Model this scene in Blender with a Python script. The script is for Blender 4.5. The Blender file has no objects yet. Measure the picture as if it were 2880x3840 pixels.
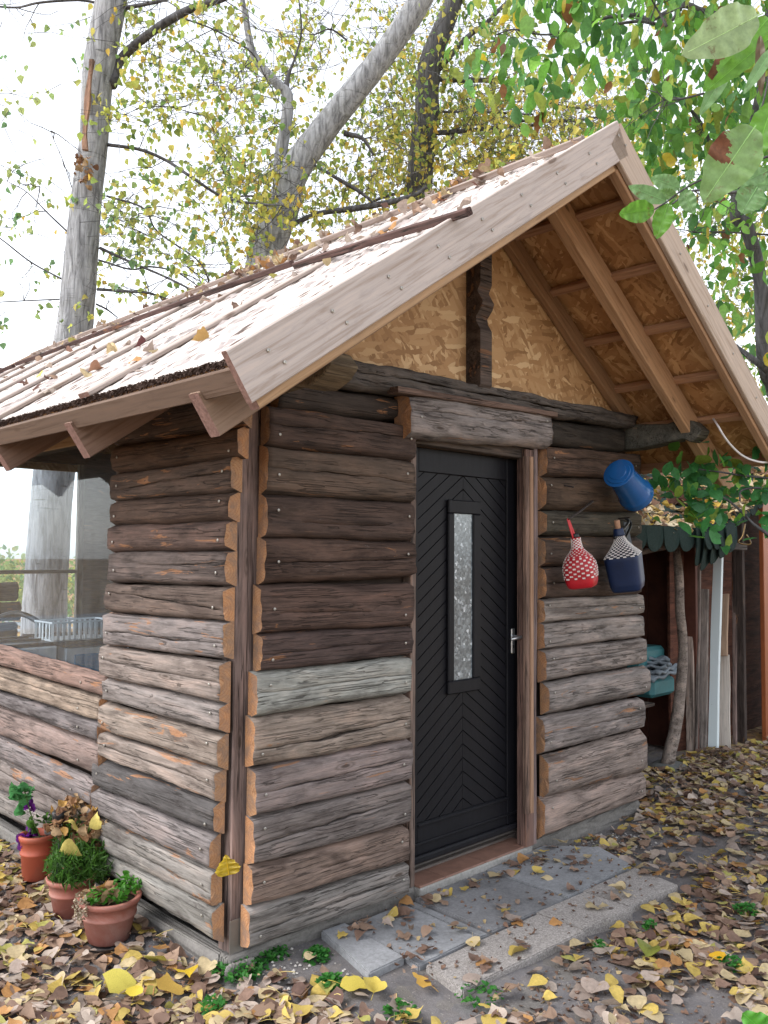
import bpy, bmesh, math, random
import numpy as np
from mathutils import Vector, Matrix
R = random.Random(7)
NR = np.random.RandomState(11)
S = bpy.context.scene
COL = S.collection
# ------------------------------------------------------------------ camera, sky, sun, exposure
MR = np.array([[0.714104, -0.70001413, 0.00597452], [-0.03823155, -0.03047642, 0.99880405], [0.69899487, 0.71347838, 0.04852596]])
FPX = 3246.28; CX, CY = 1440.0, 1920.0
CAM = np.array([-1.97434, -2.85070, 1.51971])
cd = bpy.data.cameras.new('camera'); co = bpy.data.objects.new('camera', cd); COL.objects.link(co)
cd.sensor_fit = 'VERTICAL'; cd.sensor_height = 36; cd.lens = FPX/3840*36
cd.clip_start = .05; cd.clip_end = 800
mw = Matrix.Identity(4)
for i in range(3):
    mw[i][0] = MR[0][i]; mw[i][1] = MR[1][i]; mw[i][2] = -MR[2][i]; mw[i][3] = CAM[i]
co.matrix_world = mw; S.camera = co
w = bpy.data.worlds.new('World'); S.world = w; w.use_nodes = True
wn = w.node_tree; wn.nodes.clear()
sky = wn.nodes.new('ShaderNodeTexSky'); sky.sky_type = 'NISHITA'; sky.sun_disc = False
SUN_EL, SUN_AZ = math.radians(48), math.radians(-65)
sky.sun_elevation = SUN_EL; sky.sun_rotation = SUN_AZ; sky.dust_density = 1.2; sky.air_density = 1.0; sky.ozone_density = 1
hsv = wn.nodes.new('ShaderNodeHueSaturation'); hsv.inputs['Saturation'].default_value = .22; hsv.inputs['Value'].default_value = 1.0
bg = wn.nodes.new('ShaderNodeBackground'); bg.inputs['Strength'].default_value = .15
wo = wn.nodes.new('ShaderNodeOutputWorld')
wn.links.new(sky.outputs[0], hsv.inputs['Color']); wn.links.new(hsv.outputs[0], bg.inputs['Color']); wn.links.new(bg.outputs[0], wo.inputs['Surface'])
sl = bpy.data.lights.new('sun', 'SUN'); so = bpy.data.objects.new('sun', sl); COL.objects.link(so)
sl.energy = 1.0; sl.angle = math.radians(35); sl.color = (1, .97, .93)
sd = Vector((math.sin(SUN_AZ)*math.cos(SUN_EL), math.cos(SUN_AZ)*math.cos(SUN_EL), math.sin(SUN_EL)))
so.rotation_euler = sd.to_track_quat('Z', 'Y').to_euler()
vs = S.view_settings; vs.view_transform = 'Standard'; vs.look = 'None'; vs.gamma = 1; vs.use_curve_mapping = False
vs.exposure = 1.75
S.cycles.max_bounces = 6; S.cycles.transparent_max_bounces = 12

# ------------------------------------------------------------------ placing helpers
def ray(x, y): return MR.T @ np.array([(x-CX)/FPX, -(y-CY)/FPX, 1.])
def at(x, y, ax, v):
    d = ray(x, y); return Vector(CAM + d*(v-CAM[ax])/d[ax])
def pd(x, y, dep): return Vector(CAM + ray(x, y)*dep)
# ------------------------------------------------------------------ object helpers
def new_obj(name, me, parent=None, mats=(), smooth=False):
    o = bpy.data.objects.new(name, me); COL.objects.link(o)
    if parent is not None: o.parent = parent
    if me is not None:
        for m in mats: me.materials.append(m)
        if smooth: me.polygons.foreach_set('use_smooth', [True]*len(me.polygons))
    return o
def tag(o, label=None, cat=None, group=None, kind=None):
    if label: o['label'] = label
    if cat: o['category'] = cat
    if group: o['group'] = group
    if kind: o['kind'] = kind
    return o
def empty(name, loc=(0, 0, 0), parent=None):
    o = bpy.data.objects.new(name, None); COL.objects.link(o); o.location = loc; o.empty_display_size = .1
    if parent is not None: o.parent = parent
    return o
def rel(o, parent):   # parent o to parent keeping its world place, both unrotated
    o.parent = parent; o.location = Vector(o.location)-Vector(parent.location); return o
def mesh(name, v, f, mats=(), parent=None, smooth=False, mi=None, loc=None):
    me = bpy.data.meshes.new(name)
    if loc is not None: v = [tuple(Vector(p)-Vector(loc)) for p in v]
    me.from_pydata([tuple(p) for p in v], [], f)
    if mi is not None: me.polygons.foreach_set('material_index', mi)
    me.update()
    o = new_obj(name, me, parent, mats, smooth)
    if loc is not None: o.location = loc
    return o
def orient(X, up=(0, 0, 1)):
    X = Vector(X).normalized(); Y = Vector(up).cross(X)
    if Y.length < 1e-4: Y = Vector((0, 1, 0))
    Y.normalize(); Z = X.cross(Y); return X, Y, Z
def beam(name, p0, p1, w, h, mats, parent=None, up=(0, 0, 1), bev=.004, wob=0.0, color=None, nseg=6, cut=False, off=(0, 0)):
    """a sawn timber along p0-p1, its own local frame along the grain (X)"""
    p0 = Vector(p0); p1 = Vector(p1); L = (p1-p0).length
    X, Y, Z = orient(p1-p0, up)
    b = min(bev, w*.3, h*.3)
    sec = [(-w/2+b, -h/2), (w/2-b, -h/2), (w/2, -h/2+b), (w/2, h/2-b), (w/2-b, h/2), (-w/2+b, h/2), (-w/2, h/2-b), (-w/2, -h/2+b)]
    V = []; F = []; mi = []; ph = [R.uniform(0, 6) for _ in range(6)]
    for i in range(nseg+1):
        t = i/nseg; dy = wob*math.sin(3*t+ph[0]); dz = wob*math.sin(4*t+ph[1])
        for (a, c) in sec: V.append((L*t, a+off[0]+dy+wob*.4*math.sin(9*t+ph[2]+a*40), c+off[1]+dz+wob*.4*math.sin(11*t+ph[3]+c*40)))
    n = 8
    for i in range(nseg):
        for j in range(n):
            a = i*n+j; b2 = i*n+(j+1) % n; F.append((a, b2, b2+n, a+n)); mi.append(0)
    F.append(tuple(reversed(range(n)))); mi.append(1 if cut else 0)
    F.append(tuple(range(nseg*n, nseg*n+n))); mi.append(1 if cut else 0)
    o = mesh(name, V, F, mats, None, False, mi)
    m = Matrix.Identity(4)
    for k in range(3): m[k][0] = X[k]; m[k][1] = Y[k]; m[k][2] = Z[k]; m[k][3] = p0[k]
    o.matrix_world = m
    if parent is not None:
        o.parent = parent; o.matrix_parent_inverse = Matrix.Translation(-Vector(parent.location))
    if color: o.color = (*color, 1)
    return o
def box(name, lo, hi, mats, parent=None, bev=.004, color=None):
    lo = Vector(lo); hi = Vector(hi); c = (lo+hi)/2
    bm = bmesh.new(); bmesh.ops.create_cube(bm, size=1)
    for v in bm.verts: v.co = Vector((v.co.x*(hi.x-lo.x), v.co.y*(hi.y-lo.y), v.co.z*(hi.z-lo.z)))
    if bev: bmesh.ops.bevel(bm, geom=bm.edges[:], offset=bev, segments=1, affect='EDGES')
    me = bpy.data.meshes.new(name); bm.to_mesh(me); bm.free()
    o = new_obj(name, me, None, mats); o.location = c
    if parent is not None: o.parent = parent; o.location = c-Vector(parent.location) if parent.type == 'EMPTY' else c-parent_origin(parent)
    if color: o.color = (*color, 1)
    return o
def parent_origin(p):
    v = Vector((0, 0, 0))
    while p is not None: v += Vector(p.location); p = p.parent
    return v
def sm_path(P, n=6):
    P = [Vector(p) for p in P]
    if len(P) < 3: return [P[0].lerp(P[-1], i/n) for i in range(n+1)]
    Q = [P[0]*2-P[1]]+P+[P[-1]*2-P[-2]]; out = []
    for i in range(1, len(Q)-2):
        a, b, c, d = Q[i-1], Q[i], Q[i+1], Q[i+2]
        for k in range(n):
            t = k/n; out.append(.5*((2*b)+(c-a)*t+(2*a-5*b+4*c-d)*t*t+(3*b-a-3*c+d)*t**3))
    out.append(P[-1]); return out
def tube_data(P, rad, sides=8, rough=0.0):
    V = []; F = []; n = len(P); prev = Vector((0, 0, 1))
    for i, p in enumerate(P):
        T = (P[min(i+1, n-1)]-P[max(i-1, 0)]).normalized()
        U = (prev-T*prev.dot(T))
        if U.length < 1e-3: U = Vector((1, 0, 0)).cross(T)
        U.normalize(); prev = U; W = T.cross(U)
        r = rad[i] if hasattr(rad, '__len__') else rad
        for k in range(sides):
            a = 2*math.pi*k/sides; rr = r*(1+rough*(R.random()-.5))
            V.append(p+U*math.cos(a)*rr+W*math.sin(a)*rr)
    for i in range(n-1):
        for k in range(sides):
            a = i*sides+k; b = i*sides+(k+1) % sides; F.append((a, b, b+sides, a+sides))
    F.append(tuple(reversed(range(sides)))); F.append(tuple(range((n-1)*sides, n*sides)))
    return V, F
def tube(name, P, rad, mats, parent=None, sides=8, rough=0.0, smooth=True, n=5, color=None):
    Q = sm_path(P, n) if n else [Vector(p) for p in P]
    if hasattr(rad, '__len__'):
        rr = [float(np.interp(i/(len(Q)-1), np.linspace(0, 1, len(rad)), rad)) for i in range(len(Q))]
    else: rr = rad
    V, F = tube_data(Q, rr, sides, rough)
    loc = Vector(Q[0]); po = parent_origin(parent) if parent is not None else Vector((0, 0, 0))
    o = mesh(name, V, F, mats, parent, smooth, None, loc); o.location = loc-po
    if color: o.color = (*color, 1)
    return o
def lathe_data(prof, seg=32, sq=0.0):
    V = []; F = []
    for (r, z) in prof:
        for k in range(seg):
            a = 2*math.pi*k/seg
            q = 1.0
            if sq: q = 1/((abs(math.cos(a))**(2+sq*4)+abs(math.sin(a))**(2+sq*4))**(1/(2+sq*4)))
            V.append((r*q*math.cos(a), r*q*math.sin(a), z))
    for i in range(len(prof)-1):
        for k in range(seg):
            a = i*seg+k; b = i*seg+(k+1) % seg; F.append((a, b, b+seg, a+seg))
    return V, F
def lathe(name, prof, mats, parent=None, seg=32, loc=(0, 0, 0), cap0=True, cap1=True):
    V, F = lathe_data(prof, seg)
    if cap0: F.append(tuple(reversed(range(seg))))
    if cap1: F.append(tuple(range((len(prof)-1)*seg, len(prof)*seg)))
    o = mesh(name, V, F, mats, parent, True); o.location = loc; return o
class MB:
    def __init__(s): s.v = []; s.f = []
    def add(s, V, F):
        n = len(s.v); s.v += [tuple(p) for p in V]; s.f += [tuple(i+n for i in f) for f in F]
    def build(s, name, mats, parent=None, smooth=False):
        return mesh(name, s.v, s.f, mats, parent, smooth)
# ------------------------------------------------------------------ material helpers
class MT:
    def __init__(s, name, rough=.8, spec=.3):
        s.m = bpy.data.materials.new(name); s.m.use_nodes = True; s.t = s.m.node_tree; s.t.nodes.clear()
        s.out = s.t.nodes.new('ShaderNodeOutputMaterial'); s.b = s.t.nodes.new('ShaderNodeBsdfPrincipled')
        s.t.links.new(s.b.outputs[0], s.out.inputs[0]); s.set(s.b, 'Roughness', rough); s.set(s.b, 'Specular IOR Level', spec)
    def set(s, n, k, v):
        i = n.inputs[k]
        if isinstance(v, bpy.types.NodeSocket): s.t.links.new(v, i)
        elif isinstance(v, (tuple, list)) and len(v) == 3 and i.type == 'RGBA': i.default_value = (*v, 1)
        else: i.default_value = v
    def n(s, typ, props=None, ins=None, out=0):
        x = s.t.nodes.new('ShaderNode'+typ)
        for k, v in (props or {}).items(): setattr(x, k, v)
        for k, v in (ins or {}).items(): s.set(x, k, v)
        return x.outputs[out]
    def co(s, scale=(1, 1, 1), rnd=True, rot=(0, 0, 0), which='Object'):
        c = s.n('TexCoord', out={'Object': 3, 'Generated': 0}[which])
        if rnd:
            r = s.n('ObjectInfo', out='Random'); r = s.n('Math', {'operation': 'MULTIPLY'}, {0: r, 1: 37.7})
            c = s.n('VectorMath', {'operation': 'ADD'}, {0: c, 1: s.n('CombineXYZ', ins={0: r, 1: r, 2: r})})
        return s.n('Mapping', ins={'Vector': c, 'Scale': scale, 'Rotation': rot})
    def noise(s, co, scale=5, detail=4, rough=.6, dist=0.0, out=0):
        return s.n('TexNoise', ins={'Vector': co, 'Scale': scale, 'Detail': detail, 'Roughness': rough, 'Distortion': dist}, out=out)
    def ramp(s, f, stops):
        x = s.t.nodes.new('ShaderNodeValToRGB'); e = x.color_ramp.elements
        while len(e) < len(stops): e.new(.5)
        for k, (p, c) in enumerate(stops):
            e[k].position = p; e[k].color = (c, c, c, 1) if not hasattr(c, '__len__') else (*c, 1)
        s.t.links.new(f, x.inputs[0]); return x.outputs[0]
    def mix(s, f, a, b, mode='MIX'):
        x = s.t.nodes.new('ShaderNodeMix'); x.data_type = 'RGBA'; x.blend_type = mode
        s.set(x, 0, f); s.set(x, 6, a); s.set(x, 7, b); return x.outputs[2]
    def math(s, op, a, b=0.0, c=None):
        d = {0: a, 1: b}
        if c is not None: d[2] = c
        return s.n('Math', {'operation': op}, d)
    def bump(s, h, strength=.5, dist=.01, prev=None):
        d = {'Height': h, 'Strength': strength, 'Distance': dist}
        if prev is not None: d['Normal'] = prev
        return s.n('Bump', ins=d)
def wood(name, orange=.5, silver=.5, checks=.6, grain=1.0, rough=.85):
    m = MT(name, rough, .25)
    oc = m.n('ObjectInfo', out='Color')
    g = m.noise(m.co((.9, 30, 30)), 4, 9, .66, .15)
    g2 = m.noise(m.co((2.2, 110, 110)), 3, 4, .65, .05)
    big = m.noise(m.co((1.3, 6, 6)), 2.2, 6, .62, .8)
    fine = m.ramp(g2, [(.3, .72), (.55, 1.0), (.75, 1.2)])
    c = m.mix(1.0, oc, fine, 'MULTIPLY')
    c = m.mix(1.0, c, m.ramp(g, [(.28, .62), (.48, .96), (.72, 1.25)]), 'MULTIPLY')
    c = m.mix(1.0, c, m.ramp(big, [(.30, (.42, .38, .37)), (.5, (1, 1, 1)), (.70, (1.6, 1.5, 1.45))]), 'MULTIPLY')
    sv = m.noise(m.co((1.6, 9, 9)), 3.1, 8, .72, 1.2)
    c = m.mix(m.math('MULTIPLY', m.ramp(sv, [(.5, 0), (.62, 1)]), .5*silver), c, m.mix(1.0, oc, (1.75, 1.78, 1.82), 'MULTIPLY'))
    og = m.noise(m.co((1.1, 10, 8)), 2.3, 7, .6, .9)
    rn = m.math('MULTIPLY_ADD', m.n('ObjectInfo', out='Random'), .13, -.065); og = m.math('ADD', og, rn)
    c = m.mix(m.math('MULTIPLY', m.ramp(og, [(.645, 0), (.665, 1)]), .8*min(1, orange*1.6)), c, m.ramp(g2, [(.3, (.20, .085, .035)), (.7, (.42, .2, .09))]))
    ws_ = m.noise(m.co((3.5, 14, 14)), 5, 7, .8, .4); ws_ = m.math('MULTIPLY', m.ramp(ws_, [(.62, 0), (.68, 1)]), m.ramp(m.noise(m.co((1, 3, 3)), 2.6, 2), [(.55, 0), (.66, .7)]))
    c = m.mix(m.math('MULTIPLY', ws_, silver), c, (.36, .355, .37))
    dk = m.noise(m.co((1.0, 7, 7), rot=(0, 0, .02)), 4.0, 5, .65, .6)
    c = m.mix(m.math('MULTIPLY', m.ramp(dk, [(.64, 0), (.74, 1)]), .4), c, (.035, .03, .03))
    # knots
    vk = m.n('TexVoronoi', {'feature': 'F1'}, {'Vector': m.co((2.2, 9, 9)), 'Scale': 1.1, 'Randomness': 1})
    c = m.mix(m.ramp(vk, [(.05, .85), (.09, .1), (.13, .45), (.17, 0)]), c, (.045, .03, .022))
    # thin checks along the grain
    ck = m.noise(m.co((.28, 15, 15)), 3.2, 3, .5, .35)
    ck = m.math('ABSOLUTE', m.math('SUBTRACT', ck, .5))
    ckm = m.ramp(ck, [(.006, 1), (.022, 0)])
    ckm = m.math('MULTIPLY', ckm, m.ramp(m.noise(m.co((1, 3, 3)), 3, 2), [(.40, 0), (.52, 1)]))
    c = m.mix(m.math('MULTIPLY', ckm, checks), c, (.016, .012, .01))
    m.set(m.b, 'Base Color', c)
    b = m.bump(g, .4*grain, .004); b = m.bump(sv, .2*grain, .004, b); b = m.bump(g2, .3*grain, .002, b)
    b = m.bump(m.math('MULTIPLY', ckm, -1), .8, .006, b)
    m.set(m.b, 'Normal', b); return m.m
def sawn(name, rough=.75, tint=1.0, knots=True):
    m = MT(name, rough, .3); oc = m.n('ObjectInfo', out='Color')
    g = m.noise(m.co((.8, 16, 16)), 3.5, 6, .6, .8); g2 = m.noise(m.co((30, 40, 40)), 6, 4, .7)
    c = m.mix(1.0, oc, m.ramp(g, [(.3, (.68, .6, .52)), (.5, (1, 1, 1)), (.7, (1.18, 1.14, 1.1))]), 'MULTIPLY')
    st = m.noise(m.co((1.5, 6, 6)), 3, 6, .7, 1)
    c = m.mix(m.math('MULTIPLY', m.ramp(st, [(.55, 0), (.72, 1)]), .5), c, m.mix(1, oc, (.62, .64, .68), 'MULTIPLY'))
    if knots:
        vk = m.n('TexVoronoi', {'feature': 'F1'}, {'Vector': m.co((2.6, 9, 9)), 'Scale': 1, 'Randomness': 1})
        c = m.mix(m.ramp(vk, [(.07, .7), (.12, 0)]), c, (.09, .05, .03))
    m.set(m.b, 'Base Color', c)
    m.set(m.b, 'Normal', m.bump(g2, .3, .003, m.bump(g, .25, .003))); return m.m
def cutwood(name):
    m = MT(name, .9, .15); oc = m.n('ObjectInfo', out='Color')
    r = m.n('TexWave', {'wave_type': 'RINGS', 'rings_direction': 'X'}, {'Vector': m.co((1, 1, 1), False), 'Scale': 26, 'Distortion': 3, 'Detail': 3, 'Detail Scale': 1.5})
    nz = m.noise(m.co((20, 20, 60)), 5, 6, .75, .5)
    c = m.ramp(r, [(.1, (.42, .20, .095)), (.6, (.50, .27, .14)), (1, (.45, .23, .115))])
    c = m.mix(1, c, m.ramp(nz, [(.3, .78), (.65, 1.12)]), 'MULTIPLY')
    d = m.noise(m.co((3, 9, 9)), 2, 4, .7, .6)
    c = m.mix(m.math('MULTIPLY', m.ramp(d, [(.42, 0), (.66, 1)]), .75), c, (.22, .15, .115))
    rn = m.n('ObjectInfo', out='Random'); c = m.mix(m.ramp(rn, [(.2, 0), (.9, .65)]), c, m.mix(1, c, (.72, .86, 1.0), 'MULTIPLY'))
    m.set(m.b, 'Base Color', c); m.set(m.b, 'Normal', m.bump(nz, .6, .006)); return m.m
def osb(name, tone=(1, 1, 1)):
    m = MT(name, .7, .3); c = None; hs = None
    base = (.36, .22, .105)
    for k, (ang, sc) in enumerate(((.3, 1), (1.35, 1.1), (2.4, .9), (.85, 1.25), (2.9, 1.05))):
        co_ = m.n('TexCoord', out=2)   # UV
        co_ = m.n('Mapping', ins={'Vector': co_, 'Rotation': (0, 0, ang), 'Location': (k*3.3, k*1.7, 0)})
        co_ = m.n('Mapping', ins={'Vector': co_, 'Scale': (8*sc, 40*sc, 1)})
        dn = m.noise(m.n('TexCoord', out=2), 14, 3, .6, 0, out=1)
        co_ = m.n('VectorMath', {'operation': 'MULTIPLY_ADD'}, {0: dn, 1: (1.3, 1.3, 0), 2: co_})
        v = m.n('TexVoronoi', {'feature': 'F1', 'voronoi_dimensions': '2D'}, {'Vector': co_, 'Scale': 1, 'Randomness': 1}, out=1)
        sp = m.t.nodes.new('ShaderNodeSeparateColor'); m.t.links.new(v, sp.inputs[0])
        col = m.ramp(sp.outputs[0], [(0, (.23, .125, .052)), (.4, (.345, .20, .09)), (.8, (.40, .25, .12)), (1, (.53, .37, .20))])
        if c is None: c = col; hs = sp.outputs[1]
        else:
            msk = m.ramp(sp.outputs[2], [(.62, 0), (.66, 1)]); c = m.mix(msk, c, col); hs = m.mix(msk, hs, sp.outputs[1])
    c = m.mix(1, c, (*tone,), 'MULTIPLY')
    m.set(m.b, 'Base Color', c); m.set(m.b, 'Normal', m.bump(hs, .35, .004)); return m.m
def plain(name, col, rough=.5, spec=.5, metal=0.0, var=.15, sc=8, bump=0.0, bsc=40, dirt=None):
    m = MT(name, rough, spec); m.set(m.b, 'Metallic', metal)
    nz = m.noise(m.co((1, 1, 1)), sc, 5, .65)
    c = m.mix(1, (*col,), m.ramp(nz, [(.3, 1-var), (.7, 1+var)]), 'MULTIPLY')
    if dirt: c = m.mix(m.ramp(m.noise(m.co(), sc*.6, 7, .75, .5), [(.5, 0), (.7, .7)]), c, dirt)
    m.set(m.b, 'Base Color', c)
    if bump: m.set(m.b, 'Normal', m.bump(m.noise(m.co(), bsc, 6, .7), bump, .006))
    return m.m
def concrete(name, col=(.3, .29, .28), speck=0.0, sc=1.0):
    m = MT(name, .92, .2); a = m.noise(m.co(), 3*sc, 8, .7, .4); b = m.noise(m.co(), 60*sc, 5, .8)
    c = m.mix(1, (*col,), m.ramp(a, [(.3, .68), (.55, 1), (.75, 1.22)]), 'MULTIPLY')
    c = m.mix(1, c, m.ramp(b, [(.3, .72), (.6, 1.12)]), 'MULTIPLY')
    if speck:
        v = m.n('TexVoronoi', {}, {'Vector': m.co(), 'Scale': 190}, out=1)
        sp = m.t.nodes.new('ShaderNodeSeparateColor'); m.t.links.new(v, sp.inputs[0])
        c = m.mix(speck, c, m.ramp(sp.outputs[0], [(0, (.15, .13, .12)), (.5, (.27, .245, .23)), (1, (.42, .39, .37))]))
    m.set(m.b, 'Base Color', c); m.set(m.b, 'Normal', m.bump(b, .5, .004, m.bump(a, .3, .01))); return m.m
def leafmat(name, attr=True, trans=.4, rough=.55, spec=.3):
    m = MT(name, rough, spec)
    c = m.n('Attribute', {'attribute_name': 'Col'}) if attr else m.n('ObjectInfo', out='Color')
    nz = m.noise(m.co((1, 1, 1), not attr), 55, 4, .7)
    c = m.mix(1, c, m.ramp(nz, [(.3, .72), (.55, 1.0), (.75, 1.2)]), 'MULTIPLY')
    if not attr:
        sp = m.noise(m.co(), 30, 5, .7); c = m.mix(m.ramp(sp, [(.6, 0), (.68, .7)]), c, (.14, .075, .04))
    m.set(m.b, 'Base Color', c); m.set(m.b, 'Normal', m.bump(nz, .3, .003))
    tr = m.n('BsdfTranslucent', ins={'Color': c}); mx = m.t.nodes.new('ShaderNodeMixShader'); mx.inputs[0].default_value = trans
    m.t.links.new(m.b.outputs[0], mx.inputs[1]); m.t.links.new(tr, mx.inputs[2]); m.t.links.new(mx.outputs[0], m.out.inputs[0]); return m.m
def bark(name, a=(.27, .275, .29), b=(.12, .122, .13), moss=.2):
    m = MT(name, .9, .2)
    g = m.noise(m.co((9, 9, 1.3)), 2.2, 8, .68, .7); h = m.noise(m.co((2, 2, 26)), 1.6, 4, .6, .6); l = m.noise(m.co((3, 3, 3)), 2, 5, .7)
    c = m.ramp(g, [(.36, b), (.5, a), (.68, tuple(min(1, x*1.55) for x in a))])
    c = m.mix(m.math('MULTIPLY', m.ramp(h, [(.60, 0), (.66, 1)]), m.ramp(l, [(.45, 0), (.6, .8)])), c, tuple(x*.45 for x in b))
    c = m.mix(m.math('MULTIPLY', m.ramp(l, [(.5, 0), (.7, 1)]), moss), c, (.13, .13, .09))
    m.set(m.b, 'Base Color', c); m.set(m.b, 'Normal', m.bump(g, .9, .03)); return m.m
M_log = wood('weathered_log'); M_dark = wood('old_dark_timber', .35, .25, .9)
M_post = wood('stained_post', .1, .2, .8, .6, .7)
M_cut = cutwood('cut_end_wood'); M_sawn = sawn('sawn_timber'); M_sawn_end = plain('rough_saw_cut', (.21, .125, .105), .95, .1, var=.3, sc=60, bump=.8, bsc=90)
M_osb = osb('osb_gable', (1.2, 1.2, 1.25)); M_osb_roof = osb('osb_roof', (1.15, 1.0, .88))
M_steel = plain('screw_steel', (.38, .36, .33), .4, .5, .9); M_iron = plain('rusty_iron', (.05, .04, .038), .7, .4, .5, bump=.4)
M_conc = concrete('plinth_concrete', (.17, .16, .15)); M_slab = concrete('slab_concrete', (.245, .25, .262)); M_aggr = concrete('washed_aggregate', (.25, .235, .225), .55)
M_leaf = leafmat('leaf_matt', True, .25, .7, .25); M_leaf1 = leafmat('leaf_single', False, .2, .6, .3); M_green = leafmat('crown_leaf', True, .6, .5, .35); M_big = leafmat('big_leaf', False, .5, .4, .45)
M_bark = bark('poplar_bark'); M_bark2 = bark('dark_bark', (.085, .083, .088), (.04, .038, .04), .2)
# ------------------------------------------------------------------ leaves
ROWS_P = [(0, .02), (.02, .20), (.09, .36), (.2, .455), (.35, .46), (.5, .39), (.66, .28), (.8, .15), (.92, .06), (1.04, .008)]
ROWS_W = [(0, .015), (.08, .11), (.2, .21), (.36, .275), (.52, .29), (.68, .26), (.82, .19), (.93, .10), (1, .012)]
ROWS_C = [(0, .02), (.2, .42), (.5, .37), (1, .01)]
ROWS_V = [(0, .02), (.1, .3), (.28, .45), (.5, .38), (.75, .18), (1.02, .012)]
ROWS_N = [(0, .02), (.4, .09), (1, .01)]
def tmpl(rows):
    v = []
    for x, wd in rows: v += [(x, -wd, 0), (x, 0, 0), (x, wd, 0)]
    f = []
    for i in range(len(rows)-1):
        a = i*3; f += [(a, a+1, a+4, a+3), (a+1, a+2, a+5, a+4)]
    return np.array(v, float), np.array(f, int)
def rots(n, tilt, hang=False):
    yaw = NR.uniform(0, 2*np.pi, n)
    if hang: pit = NR.normal(1.1, .5, n); rol = NR.uniform(-1.6, 1.6, n)
    else: pit = NR.normal(0, tilt, n); rol = NR.normal(0, tilt, n)
    cz, sz, cy, sy, cx, sx = np.cos(yaw), np.sin(yaw), np.cos(pit), np.sin(pit), np.cos(rol), np.sin(rol)
    Z = np.zeros(n); O = np.ones(n)
    A = np.stack([np.stack([cz, -sz, Z], 1), np.stack([sz, cz, Z], 1), np.stack([Z, Z, O], 1)], 1)
    B = np.stack([np.stack([cy, Z, sy], 1), np.stack([Z, O, Z], 1), np.stack([-sy, Z, cy], 1)], 1)
    C_ = np.stack([np.stack([O, Z, Z], 1), np.stack([Z, cx, -sx], 1), np.stack([Z, sx, cx], 1)], 1)
    return A @ B @ C_
def leaf_field(name, pos, size, rot, cols, rows, mat, parent=None, curl=.35, normal=None, loc=None):
    n = len(pos); tv, tf = tmpl(rows); k = len(tv)
    T = np.repeat(tv[None], n, 0)
    fold = NR.normal(.15, curl, (n, 1)); cur = NR.normal(0, curl*1.2, (n, 1)); ph = NR.uniform(0, 6, (n, 1)); am = np.abs(NR.normal(0, curl*.16, (n, 1)))
    T[:, :, 2] = fold*np.abs(T[:, :, 1])+cur*(T[:, :, 0]-.5)**2+am*np.sin(T[:, :, 0]*8+T[:, :, 1]*9+ph)
    T[:, 0::3, 1] *= 1+NR.normal(0, .07, (n, k//3)); T[:, 2::3, 1] *= 1+NR.normal(0, .07, (n, k//3)); T[:, :, 1] *= NR.uniform(.75, 1.1, (n, 1)); T[:, :, 0] -= .5
    T = T*np.asarray(size).reshape(n, 1, 1)
    W = np.einsum('nij,nkj->nki', rot, T)
    if normal is not None:
        q = Vector((0, 0, 1)).rotation_difference(Vector(normal)).to_matrix(); W = W @ np.array(q).T
    W = W+np.asarray(pos)[:, None, :]
    V = W.reshape(-1, 3)
    F = (tf[None]+(np.arange(n)*k)[:, None, None]).reshape(-1, 4)
    me = bpy.data.meshes.new(name)
    me.vertices.add(len(V)); me.loops.add(F.size); me.polygons.add(len(F))
    if loc is not None: V = V-np.array(loc)
    me.vertices.foreach_set('co', V.ravel()); me.loops.foreach_set('vertex_index', F.ravel())
    me.polygons.foreach_set('loop_start', np.arange(0, F.size, 4)); me.polygons.foreach_set('loop_total', np.full(len(F), 4))
    me.update(calc_edges=True)
    ca = me.color_attributes.new('Col', 'FLOAT_COLOR', 'POINT')
    C4 = np.ones((n, k, 4)); C4[:, :, :3] = np.asarray(cols)[:, None, :]
    C4[:, 0::3, :3] *= .9; ca.data.foreach_set('color', C4.ravel())
    me.materials.append(mat); me.polygons.foreach_set('use_smooth', np.ones(len(F), bool))
    o = bpy.data.objects.new(name, me); COL.objects.link(o)
    if loc is not None: o.location = loc
    if parent is not None: o.parent = parent; o.location = Vector(loc or (0, 0, 0))-parent_origin(parent)
    return o
def pick(pal, n, var=.18):
    ws = np.array([p[0] for p in pal], float); cs = np.array([p[1] for p in pal])
    i = NR.choice(len(pal), n, p=ws/ws.sum()); c = cs[i]*NR.uniform(1-var, 1+var, (n, 1)); return c, i
PAL_LITTER = [(2.3, (.50, .37, .10)), (3.0, (.47, .375, .22)), (3.0, (.29, .195, .14)), (2.2, (.19, .12, .09)), (2.8, (.35, .28, .24)), (1.4, (.40, .21, .08)), (.8, (.12, .07, .055)), (.5, (.36, .34, .10)), (1.6, (.42, .345, .29))]
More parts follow.
